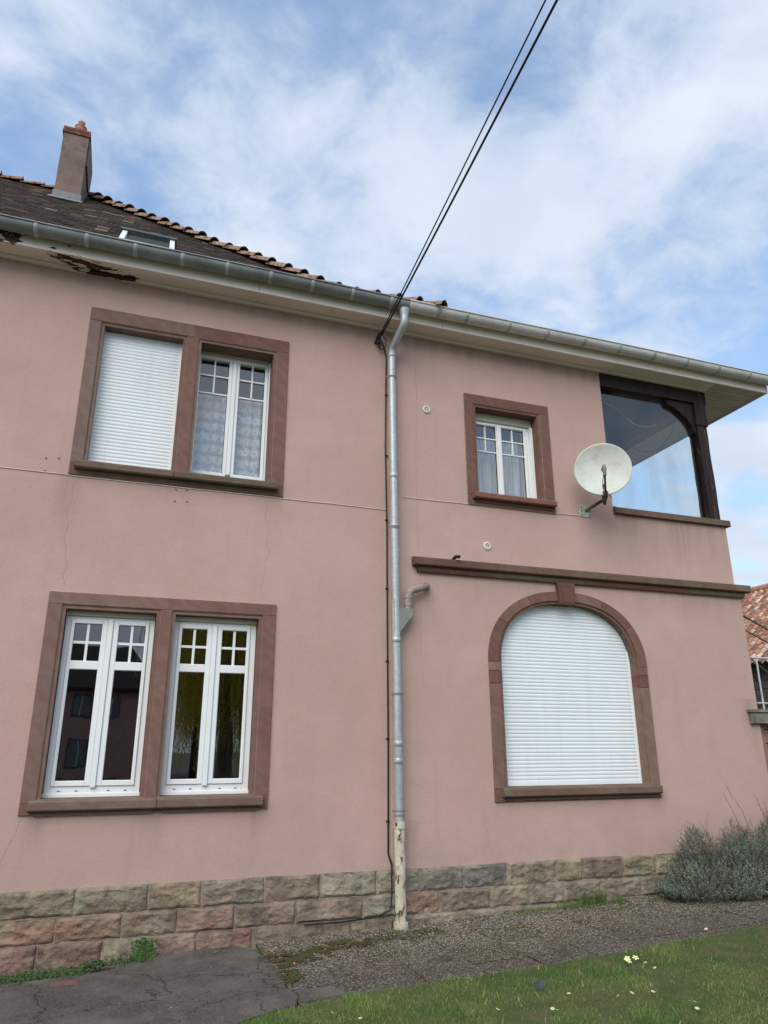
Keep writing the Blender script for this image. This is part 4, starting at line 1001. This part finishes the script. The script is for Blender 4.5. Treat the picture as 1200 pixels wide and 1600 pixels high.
# grass
q = Mat('grass_blades', .6, .25); q.base(q.tint()); q.p.inputs['Subsurface Weight'].default_value = 0
GRASS = q.mat
gb = MB()
def blade(x, yv, h, w_, col, z0=None):
    a = random.uniform(0, 6.283); dx, dy = math.cos(a), math.sin(a); le = random.uniform(0, .75)*h; b = random.uniform(0, 6.283); z = gz(x, yv)-.012 if z0 is None else z0
    lx, ly = math.cos(b)*le, math.sin(b)*le
    p0 = (x-dx*w_, yv-dy*w_, z); p1 = (x+dx*w_, yv+dy*w_, z); m0 = (x-dx*w_*.8+lx*.4, yv-dy*w_*.8+ly*.4, z+h*.6); m1 = (x+dx*w_*.8+lx*.4, yv+dy*w_*.8+ly*.4, z+h*.6)
    return p0, p1, m1, m0, (x+lx, yv+ly, z+h), col
def gcol(x, yv):
    n_ = noise.noise(Vector((x*1.3, yv*1.3, 4))); k = random.random(); s_ = 1.05+.9*random.random()
    if k < .14+.14*max(0, n_): b = (.20, .18, .085)
    elif n_ > .05: b = (.100, .155, .036)
    else: b = (.064, .122, .028)
    return tuple(t*s_ for t in b)
def add_blade(mb, t):
    p0, p1, m1, m0, tip, c = t; mb.face([p0, p1, m1, m0], 0, c); mb.face([m0, m1, tip], 0, c)
cnt = 0
while cnt < 145000:
    x = random.uniform(.3, 8.2); e = lawn_edge(x); lo_ = -(2.45+.40*(x-.83)); yv = random.uniform(lo_, e)
    dn = (x-.0)*.25
    h = random.uniform(.014, .036)*(1+.5*noise.noise(Vector((x*2.1, yv*2.1, 9)))); 
    if noise.noise(Vector((x*3.1, yv*3.1, 19))) > .38: h *= 1.6
    add_blade(gb, blade(x, yv, h, random.uniform(.0010, .0019), gcol(x, yv))); cnt += 1
for _ in range(22000):
    x = random.uniform(-12, 14); e = lawn_edge(x); yv = e-random.random()*9
    add_blade(gb, blade(x, yv, random.uniform(.03, .06), .004, gcol(x, yv)))
lw = gb.build('grass', GRASS); tag(lw, 'short green lawn grass with pale dry blades', 'grass', kind='stuff')
q = Mat('turf_soil', .95, .1); q.base(q.mix(q.ramp(q.noise(5, 6), .3, .7), (.055, .080, .028), (.10, .10, .045))); TURF = q.mat
P = [(x, lawn_edge(x)-.015) for x in [-11.5+.25*i for i in range(150)]] + [(25.5, -16), (-11.5, -16)]
mb = MB(); xs_ = [-11.5+.5*i for i in range(75)]
mb.grid([[(x, lawn_edge(x)-.015-(k/10)**2*14, gz(x, lawn_edge(x)-(k/10)**2*14)+.004) for x in xs_] for k in range(11)])
mb.build('lawn_ground', TURF)['kind'] = 'structure'
# weeds and low green growth in the joints
wd = MB(); 
def tuft(x, yv, n, h, r_, cols):
    for _ in range(n):
        a = random.uniform(0, 6.28); d = r_*math.sqrt(random.random())
        c = tuple(t*random.uniform(.6, 1.3) for t in random.choice(cols))
        add_blade(wd, blade(x+d*math.cos(a), yv+d*math.sin(a)*.6, h*random.uniform(.5, 1.2), .0025, c))
gc = [(.07, .15, .025), (.10, .17, .04), (.14, .15, .05)]
for (x, yv, n, h, r_) in ((4.15, -.10, 160, .06, .16), (4.40, -.09, 120, .05, .12), (4.68, -.11, 150, .09, .16), (4.90, -.12, 170, .14, .12), (5.06, -.14, 110, .17, .06), (4.80, -.2, 80, .06, .2), (5.2, -.16, 60, .07, .12), (5.3, -.14, 120, .07, .08),
        (3.7, -.09, 60, .04, .10), (2.70, -.20, 150, .035, .10), (2.85, -.35, 90, .03, .10), (5.2, -.42, 60, .04, .1), (5.6, -.35, 60, .07, .1), (5.0, -.75, 60, .035, .10), (4.1, -.9, 50, .03, .09), (6.0, -.8, 70, .05, .1), (6.4, -.6, 90, .06, .15), (6.9, -.95, 180, .09, .25), (7.3, -1.0, 150, .09, .2),
        (2.3, -1.45, 70, .03, .08), (.42, -.20, 70, .09, .07), (1.37, -.33, 60, .04, .06)): tuft(x, yv, n, h, r_, gc)
# clover-like creeping leaves by the left plinth
for _ in range(2600):
    x = random.uniform(-1.2, .42); 
    if random.random() > .35+.65*(x < .1): continue
    yv = -.11-abs(random.gauss(0, .07)) - (.22*random.random() if x < -.05 else 0); s_ = random.uniform(.006, .013); z = gz(x, yv)+random.uniform(.0, .045)*(1.6 if -.02 < x < .42 and random.random() < .2 else 1)
    a = random.uniform(0, 6.28); n1_ = Vector((random.uniform(-.7, .7), random.uniform(-1, .1), 1)).normalized(); t1 = n1_.orthogonal().normalized(); t2 = n1_.cross(t1); c0 = Vector((x, yv, z))
    col = tuple(t*random.uniform(.6, 1.4) for t in (.045, .078, .022))
    wd.face([c0+s_*(math.cos(a+k*1.2566)*t1+math.sin(a+k*1.2566)*t2) for k in range(5)], 0, col)
for _ in range(500):
    x = random.uniform(.34, .50); z0_ = gz(x, -.1); t = random.random(); c0 = Vector((x+random.gauss(0, .02), -.09-random.random()*.03, z0_+.01+.15*t*t)); s_ = random.uniform(.006, .012); a = random.random()*6
    wd.face([c0+Vector((s_*math.cos(a+k*1.57), random.uniform(-.004, .004), s_*math.sin(a+k*1.57))) for k in range(4)], 0, tuple(t_*random.uniform(.6, 1.4) for t_ in (.06, .13, .03)))
tag(wd.build('weeds', GRASS), 'green weeds growing along the foot of the wall and in the paving', 'weeds', kind='stuff')
# moss and grit patches
ms_ = MB()
for _ in range(9000):
    k = random.random()
    if k < .72: t = random.random(); x = 1.45+.85*t+random.gauss(0, .05); yv = -.50-.08*math.sin(t*6)+random.gauss(0, .06)-(.30*(1-t)*random.random() if t < .5 else 0)
    elif k < .9: x = 1.48+random.gauss(0, .04); yv = random.uniform(-1.35, -.5)
    else: x = random.uniform(2.3, 3.1); yv = -.40+random.gauss(0, .10)
    if noise.noise(Vector((x*9, yv*12, 3))) < -.12: continue
    s_ = random.uniform(.004, .010); a = random.random()*6.28; z = gz(x, yv)+.012+random.uniform(0, .008)
    c = tuple(t_*random.uniform(.5, 1.3) for t_ in ((.070, .052, .022) if random.random() < .7 else (.075, .085, .025)))
    P = [Vector((x+s_*math.cos(a+j*1.047), yv+s_*math.sin(a+j*1.047), z)) for j in range(6)]; tp = Vector((x, yv, z+s_*.5))
    for j in range(6): ms_.face([P[j], P[(j+1) % 6], tp], 0, c)
tag(ms_.build('moss', GRASS), 'brown-green moss covering the joint between asphalt and path', 'moss', kind='stuff')
# loose pebbles on the path
gp = MB()
for _ in range(16000):
    x = random.uniform(1.42, 8.5); yv = -.05-1.85*random.random()**.9
    if yv < lawn_edge(x)+.02: continue
    s_ = random.uniform(.0035, .009); z = gz(x, yv)+.012; a = random.random()*6
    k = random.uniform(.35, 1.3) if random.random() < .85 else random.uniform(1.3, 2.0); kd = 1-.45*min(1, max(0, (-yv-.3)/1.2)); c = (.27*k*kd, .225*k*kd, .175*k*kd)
    P = [Vector((x+s_*math.cos(a+j*1.2566), yv+s_*.8*math.sin(a+j*1.2566), z)) for j in range(5)]; tp = Vector((x, yv, z+s_*.7))
    for j in range(5): gp.face([P[j], P[(j+1) % 5], tp], 0, c)
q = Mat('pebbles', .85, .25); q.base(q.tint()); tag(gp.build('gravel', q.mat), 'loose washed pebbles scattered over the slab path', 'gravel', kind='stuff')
# fallen leaves and twigs
lt_ = MB()
for _ in range(170):
    x = random.uniform(-1.2, 7.5); yv = random.uniform(-1.7, -.1) if random.random() < .5 else -.1-abs(random.gauss(0, .12)); z = gz(x, yv)+.022; a = random.random()*6.28; l_ = random.uniform(.008, .022); w2 = l_*random.uniform(.25, .6)
    u_ = Vector((math.cos(a), math.sin(a), random.uniform(-.2, .2)))*l_; v_ = Vector((-math.sin(a), math.cos(a), random.uniform(-.2, .3)))*w2; p_ = Vector((x, yv, z))
    lt_.face([p_-u_, p_-v_, p_+u_, p_+v_+Vector((0, 0, .004))], 0, jit(random.choice([(.16, .09, .045), (.10, .065, .04), (.24, .17, .09)]), .3))
tag(lt_.build('leaf_litter', GRASS), 'dry brown leaf scraps scattered on the asphalt and path', 'leaf litter', kind='stuff')
# daisies
dmb = MB()
for k in range(11):
    a = 2*math.pi*k/11; b = a+.22; dmb.face([(0, 0, .03), (.010*math.cos(a-.2), .010*math.sin(a-.2), .031), (.013*math.cos(a), .013*math.sin(a), .031), (.010*math.cos(b), .010*math.sin(b), .031)], 0)
dmb.tube([(0, 0, .030), (0, 0, .034)], .0038, 8, 1); dmb.tube([(0, 0, -.01), (0, 0, .03)], .0012, 5, 2)
PET = plain('daisy_petal', (.85, .85, .80), .6); YEL = plain('daisy_centre', (.75, .55, .05), .7); STM = plain('flower_stem', (.08, .16, .03), .7)
dpos = [(1.51, -2.18), (1.66, -2.37), (2.52, -2.57), (3.12, -2.5), (3.39, -2.69), (3.5, -2.66), (3.64, -2.71), (3.72, -2.97), (3.74, -3.0), (3.68, -3.09), (2.86, -2.7), (2.87, -2.75), (4.03, -2.17), (4.01, -2.3), (5.15, -1.58)]
d0 = None
for x, yv in dpos:
    if d0 is None: d0 = dmb.build('daisy', [PET, YEL, STM], None, world=True); o = d0
    else: o = d0.copy(); COL.objects.link(o)
    o.location = (x, yv, gz(x, yv)+ZO+.018); s_ = random.uniform(.95, 1.35); o.scale = (s_, s_, 1); o.rotation_euler = (random.uniform(.1, .5), random.uniform(-.3, .1), random.uniform(0, 6))
    tag(o, 'tiny white daisy in the lawn', 'daisy', 'daisies in the lawn')
pmb = MB()
for k in range(5):
    a = 2*math.pi*k/5; pmb.face([(0, 0, .05), (.018*math.cos(a-.5), .018*math.sin(a-.5), .053), (.026*math.cos(a-.15), .026*math.sin(a-.15), .052), (.026*math.cos(a+.15), .026*math.sin(a+.15), .052), (.018*math.cos(a+.5), .018*math.sin(a+.5), .053)], 0)
pmb.tube([(0, 0, .052), (0, 0, .056)], .004, 8, 1); pmb.tube([(0, 0, -.01), (0, 0, .05)], .0018, 5, 2)
PRI = plain('primrose_petal', (.80, .80, .42), .6); p0 = None
for x, yv in ((4.04, -2.01), (4.06, -1.975), (3.99, -1.99), (3.93, -2.05), (4.10, -2.03)):
    if p0 is None: p0 = pmb.build('primrose', [PRI, YEL, STM], None, world=True); o = p0
    else: o = p0.copy(); COL.objects.link(o)
    o.location = (x, yv, gz(x, yv)+ZO); o.rotation_euler = (random.uniform(.2, .7), random.uniform(-.3, .3), random.uniform(0, 6))
    tag(o, 'pale yellow primrose bloom in the clump in the lawn', 'primrose', 'primrose blooms in the lawn')
# violet spikes in the lawn
vmb = MB(); 
for k in range(26):
    a = random.random()*6.28; z = .02+.05*k/26; vmb.tube([(0, 0, z), (.010*math.cos(a), .010*math.sin(a), z+.008)], [.003, .005], 5)
vmb.tube([(0, 0, -.01), (0, 0, .07)], .002, 5, 1)
VIO = plain('grape_hyacinth_bell', (.10, .09, .22), .6); v0 = None
for x, yv in ((3.02, -2.25), (3.05, -2.27), (4.9, -2.75), (4.7, -2.72), (5.0, -2.6), (4.6, -2.8), (4.45, -2.95), (4.85, -2.95), (5.2, -2.7)):
    if v0 is None: v0 = vmb.build('grape_hyacinth', [VIO, STM], None, world=True); o = v0
    else: o = v0.copy(); COL.objects.link(o)
    o.location = (x, yv, gz(x, yv)+ZO); o.rotation_euler = (random.uniform(-.2, .2), random.uniform(-.2, .2), random.uniform(0, 6))
    tag(o, 'small violet-blue grape hyacinth in the lawn', 'flower', 'grape hyacinths in the lawn')

# ============================================================ shrubs at the corner
q = Mat('grey_leaf', .7, .25); q.base(q.tint()); LEAF = q.mat
TWIG = plain('dry_twig', (.17, .13, .10), .9, var=.3)
def sprig(mb, base, d, ln, leaf, cols, n=12, w_=.0035):
    d = d.normalized(); s1_ = d.orthogonal().normalized(); s2_ = d.cross(s1_); ph = random.random()*6
    for i in range(n):
        t = (i+.5)/n; p_ = base+d*ln*t; a = ph+i*2.4
        o_ = (math.cos(a)*s1_+math.sin(a)*s2_); ld = (d*1.1+o_*.8).normalized(); l_ = leaf*(1.1-.5*t)*random.uniform(.8, 1.2)
        sd = ld.cross(d).normalized()*w_; c = tuple(k*random.uniform(.7, 1.25) for k in random.choice(cols))
        mb.face([p_-sd*.5, p_+ld*l_*.5-sd, p_+ld*l_, p_+ld*l_*.5+sd], 0, c)
def bush(name, lab, cat_, cx_, cy_, rx, ry, h, nsp, cols, seed, stalks=(), grp=None, leaf=.032):
    random.seed(seed); gb0 = gz(cx_, cy_); org = (cx_, cy_, gb0+ZO)
    root = thing(name, lab, cat_, org, grp); f = MB(); s_ = MB()
    for i in range(nsp):
        a = random.random()*6.283; r_ = random.random()**.42; el = random.random()
        u = Vector((math.cos(a)*r_, math.sin(a)*r_, 0)); 
        top = h*(1-r_**2.6)*(.82+.75*noise.noise(Vector((cx_+u.x*2.2, u.y*2.2, seed))))
        lim = max(.06, top*(1 if cat_ != 'bush' or u.x > .35 else .62+.38*(u.x+1)/1.35))
        k = random.random()**.45
        z = lim*k
        p_ = Vector((cx_+u.x*rx*(1+.12*noise.noise(Vector((a*1.5, z*6, seed)))), cy_+u.y*ry, gb0+z))
        d = Vector((u.x*.9, u.y*.9, .75+.4*random.random()))+Vector((random.gauss(0, .3), random.gauss(0, .3), random.gauss(0, .15)))
        cf = 1+.55*noise.noise(Vector((p_.x*4.5, p_.y*4.5, p_.z*5+seed)))
        if noise.noise(Vector((p_.x*3.2, 7, p_.z*4+seed))) < -.42 and random.random() < .7: continue
        sprig(f, p_, d, random.uniform(.04, .15), leaf*random.uniform(.8, 1.35), [tuple(k_*cf for k_ in c_) for c_ in cols])
        if i % 6 == 0:
            b0 = Vector((cx_+u.x*rx*.35, cy_+u.y*ry*.35, gb0)); s_.tube([b0, b0.lerp(p_, .5)+Vector((0, 0, -.03)), p_], [.006, .004, .0015], 5)
    f.build('foliage', LEAF, root, org)
    for (x, yv, z, dx, dy, dz, ln) in stalks:
        p_ = Vector((x, yv, z)); d = Vector((dx, dy, dz)).normalized(); q1 = p_+d*ln*.5+Vector((random.gauss(0, .02), 0, .01)); q2 = p_+d*ln+Vector((random.gauss(0, .03), 0, 0)); s_.tube([p_, q1, q2], [.0035, .0028, .0014], 5)
        for _ in range(random.randint(0, 2)):
            b0 = p_.lerp(q2, random.uniform(.4, .85)); s_.tube([b0, b0+Vector((random.uniform(-.5, .5), random.uniform(-.2, .2), 1)).normalized()*random.uniform(.06, .14)], [.002, .001], 4)
    s_.build('stem', TWIG, root, org)
    return root
gl_ = [(.12, .145, .11), (.16, .185, .14), (.075, .095, .07), (.24, .26, .195)]
sk_ = []
random.seed(3)
for (x, z, ln, dx) in ((6.12, -1.25, .45, -.5), (6.2, -1.2, .4, -.35), (6.35, -1.15, .40, -.25), (6.5, -1.1, .35, -.15), (6.62, -1.1, .35, -.1), (6.75, -1.1, .3, -.1), (6.95, -1.0, .55, -.45), (7.0, -1.0, .7, -.55), (7.25, -.95, .45, -.25), (7.4, -.9, .4, .1), (6.42, -1.1, .35, -.4)):
    sk_.append((x, -.45+random.uniform(-.2, .2), z, dx, random.uniform(-.1, .1), 1, ln))
bush('lavender_bush', 'low spreading grey-green lavender bush at the foot of the right-hand wall', 'bush', 6.86, -.42, 1.20, .46, .84, 5600, gl_, 11, sk_)
sk2 = []
for (x, z, ln, dx) in ((7.8, -.9, .75, -.6), (7.85, -.85, .8, -.35), (7.95, -.7, .8, -.2), (8.05, -.7, .85, -.7), (8.1, -.7, .8, .0), (7.7, -1.0, .6, -.75), (8.2, -.6, .7, -.4), (7.9, -.9, .6, -.9)):
    sk2.append((x, -.5+random.uniform(-.25, .2), z, dx, random.uniform(-.1, .1), 1, ln))
dk = [(.055, .085, .05), (.085, .12, .075), (.11, .15, .10)]
bush('rosemary_bush', 'taller darker shrub with bare twigs at the right edge beside the house corner', 'bush', 8.15, -.55, .62, .55, 1.12, 2400, dk+gl_[:2], 23, sk2)

# ============================================================ beside and beyond the house
random.seed(5)
WEATH = plain('weathered_concrete', (.20, .19, .15), .9, .15, .3, 8, bump=.4, dirt=((.08, .09, .05), .6))
GREYW = plain('grey_timber', (.075, .07, .065), .85, .2, .4, 10)
RAILM = plain('pale_rail_paint', (.42, .43, .42), .5, .4)
tr = thing('side_terrace', 'weathered raised terrace with pale railing at the right side of the house', 'terrace', (8.8, 1.5, 0))
TO = (8.8, 1.5, 0)
mb = MB(); mb.box(7.60, 11.0, -.055, -.001, .29, .43, bev=.008); mb.box(7.772, 11.0, .0, 3.0, .29, .43); mb.box(7.58, 11.0, -.075, 3.0, .431, .465)
mb.build('slab', WEATH, tr, TO)
PIER = plain('terrace_pier', (.30, .18, .13), .9)
for b_ in ((10.6, 10.9, .1, .4, -1.7, .289), (7.775, 7.95, .05, .3, -1.7, .289)): mb = MB(); mb.box(*b_); mb.build('pier', PIER, tr, TO)
mb = MB()
for k in range(9):
    x = 7.90+.34*k; mb.tube([(x, .02, .46), (x, .02, 1.10)], .012, 8)
mb.tube([(7.80, .02, 1.13), (11, .02, 1.13)], .016, 8); mb.tube([(7.80, .02, .55), (11, .02, .55)], .010, 8)
mb.build('railing', RAILM, tr, TO)
mb = MB(); mb.tube([(7.8, .30, 1.86), (9.6, .30, 1.12)], .014, 8); mb.tube([(7.8, .30, 1.66), (9.6, .30, .92)], .010, 8); mb.tube([(7.8, .05, 1.15), (8.6, .05, .60)], .008, 6)
mb.build('handrail', plain('rusty_rail', (.10, .08, .07), .7), tr, TO)
mb = MB()
for k in range(10): mb.tube([(7.80, -.02+.0*k, .22-.17*k), (8.7, -.02, .22-.17*k+.06)], .009, 6)
for k in range(4): mb.tube([(7.86+.22*k, -.03, .28), (7.86+.22*k, -.03, -1.65)], .009, 6)
tag(mb.build('trellis', GASKET, None), 'dark iron trellis under the side terrace', 'trellis')
# neighbour house with pantile roof
nb = thing('neighbour_house', 'neighbouring house with orange pantile roof and dark board gable behind the terrace', 'house', (17, 8, 0)); NO = (17, 8, 0)
q = Mat('orange_pantile', .85, .2); q.base(q.mix(q.ramp(q.noise(3, 6, .7), .5, .7, 0, .6), q.mix(1.0, q.mix(q.ramp(q.noise(9, 4), .3, .7), (.8, .8, .8), (1.2, 1.2, 1.2)), q.tint(), 'MULTIPLY'), (.10, .07, .05))); PAN = q.mat
mb = MB(); ex, ez, rx_, rz_ = 14.4, 1.92, 17.2, 4.34; nS = 19; Ya, Yb = 1.5, 13.0
for i in range(nS):
    t0, t1 = i/nS, (i+1.12)/nS
    yk = Ya
    while yk < Yb:
        wv = .19; prof = [(0, .0), (.04, .04), (.08, .055), (.12, .04), (.16, .0), (.19, .0)]
        c = jit(random.choice([(.38, .20, .13), (.31, .16, .105), (.52, .36, .28), (.24, .12, .085)]), .15)
        A = [(ex+(rx_-ex)*t0, yk+a, ez+(rz_-ez)*t0+b+.02) for a, b in prof]; B = [(ex+(rx_-ex)*t1, yk+a, ez+(rz_-ez)*t1+b-.012) for a, b in prof]
        mb.grid([A, B], 0, c); mb.grid([[(p[0], p[1], p[2]-.03) for p in A], A], 0, tuple(k*.7 for k in c)); yk += wv
mb.face([(rx_, Ya, rz_), (rx_, Yb, rz_), (20, Yb, ez), (20, Ya, ez)], 0, (.36, .17, .1)); mb.tube([(rx_, Ya-.1, rz_+.03), (rx_, Yb, rz_+.03)], .11, 10, 0, (.4, .2, .12))
mb.build('roof', PAN, nb, NO)
mb = MB()
for k in range(18): mb.box(14.75+.012*(k % 2), 14.80+.012*(k % 2), Ya+.1, Yb-.1, 1.95-.2*(k+1)+.01, 1.95-.2*k, 0, (1, 1, 1))
mb.box(14.83, 19.9, Ya+.1, Yb-.1, -1.9, 1.9); mb.build('board_wall', GREYW, nb, NO)

# ============================================================ behind the viewer (what the panes mirror)
OPW = plain('dusky_pink_render', (.55, .33, .29), .9, .15, .08, 2, bump=.3)
DKR = plain('slate_brown_tile', (.045, .035, .03), .85, .25, .3, 5, bump=.6, bscale=12)
op = thing('opposite_house', 'pink house with dark roof facing across the street, seen mirrored in the panes', 'house', (-8, -42, 0)); OO = (-8, -42, 0)
mb = MB(); mb.box(-22, 1.6, -50, -40.1, -1.8, 3.5); mb.build('wall', OPW, op, OO)
mb = MB(); mb.face([(-22.6, -39.6, 3.45), (2.2, -39.6, 3.45), (.5, -44.5, 6.6), (-20.5, -44.5, 6.6)]); mb.face([(2.2, -39.6, 3.45), (2.2, -50.5, 3.45), (.5, -44.5, 6.6)]); mb.face([(2.2, -50.5, 3.45), (-22.6, -50.5, 3.45), (-20.5, -44.5, 6.6), (.5, -44.5, 6.6)]); mb.box(-22.6, 2.2, -39.65, -39.5, 3.3, 3.5)
mb.build('roof', DKR, op, OO)
GW = plain('net_curtained_pane', (.20, .21, .21), .2, .5)
for x, z0, z1, wd_ in ((-2.0, 1.85, 3.0, .95), (.0-.35, 1.85, 3.0, .75), (-6, 1.85, 3.0, 1), (-10, 1.85, 3, 1), (-2.0, -.9, .5, .95), (-6, -.9, .5, 1), (-10, -.9, .5, 1)):
    mb = MB(); mb.box(x-wd_/2-.08, x+wd_/2+.08, -40.1, -40.05, z0-.08, z1+.08); mb.box(x-wd_/2, x+wd_/2, -40.049, -40.03, z0, z1, 1)
    mb.box(x-.03, x+.03, -40.029, -40.01, z0, z1, 2); f_ = mb.build('window', [plain('stone_trim', (.16, .11, .09)) if 'stone_trim' not in bpy.data.materials else bpy.data.materials['stone_trim'], GW, PVC], op, OO)
# weeping willow
wl = thing('willow_tree', 'weeping willow with yellow-green hanging strands, mirrored in the right-hand panes', 'tree', (3.6, -19, 0)); WO = (3.6, -19, 0)
q = Mat('willow_leaf', .6, .2); q.base(q.tint()); tl_ = q.n('ShaderNodeBsdfTranslucent'); q.l(q.tint(), tl_.inputs[0]); mx_ = q.n('ShaderNodeMixShader'); mx_.inputs[0].default_value = .5; q.l(q.p.outputs[0], mx_.inputs[1]); q.l(tl_.outputs[0], mx_.inputs[2]); q.l(mx_.outputs[0], q.o.inputs[0]); WLEAF = q.mat
random.seed(9)
mb = MB(); mb.tube([(3.6, -19, -1.8), (3.65, -19, .5), (3.5, -19.1, 2.2), (3.6, -19, 4.2)], [.32, .26, .2, .1], 14)
lv = MB()
for i in range(26):
    a = random.random()*6.283; r_ = random.uniform(1.2, 3.0); top = Vector((3.6+r_*math.cos(a), -19+r_*math.sin(a), random.uniform(4.6, 6.6))); st0 = Vector((3.55, -19, random.uniform(2.0, 4.0)))
    mb.tube([st0, st0.lerp(top, .5)+Vector((0, 0, .5)), top], [.09, .05, .02], 7)
    for j in range(38):
        s0 = st0.lerp(top, random.uniform(.35, 1.0))+Vector((random.gauss(0, .35), random.gauss(0, .35), .3)); ln = random.uniform(2.5, 5.0); dr_ = Vector((math.cos(a)*.3+random.gauss(0, .1), math.sin(a)*.3+random.gauss(0, .1), 0))
        zend = max(-1.2, s0.z-ln); n_ = int((s0.z-zend)/.075)
        for k in range(n_):
            t = k/max(1, n_); p_ = s0+dr_*math.sqrt(t)+Vector((random.gauss(0, .03), random.gauss(0, .03), -(s0.z-zend)*t)); o_ = Vector((random.uniform(-1, 1), random.uniform(-1, 1), -1.2)).normalized(); sd = o_.orthogonal().normalized()*.022
            c = tuple(u*random.uniform(.6, 1.35) for u in random.choice(((.66, .56, .08), (.55, .50, .07), (.75, .62, .11))))
            lv.face([p_-sd, p_+o_*.15, p_+sd], 0, c)
mb.build('trunk', TWIG, wl, WO, smooth=True); lv.build('crown', WLEAF, wl, WO)
# clipped hedge along the street behind the lawn
hg = MB(); 
for _ in range(9000):
    x = random.uniform(-14, 16); yy = -13+random.uniform(-.35, .35); z = -1.7+1.0*random.random()**.5; s_ = random.uniform(.02, .05); n1_ = Vector((random.gauss(0, 1), random.gauss(0, 1), random.gauss(0, 1))).normalized(); t1 = n1_.orthogonal().normalized(); t2 = n1_.cross(t1); c0 = Vector((x, yy, z))
    hg.face([c0+s_*t1, c0+s_*t2, c0-s_*t1, c0-s_*t2], 0, tuple(k*random.uniform(.5, 1.3) for k in (.05, .085, .03)))
tag(hg.build('hedge', LEAF), 'low dark hedge between the garden and the street', 'hedge')
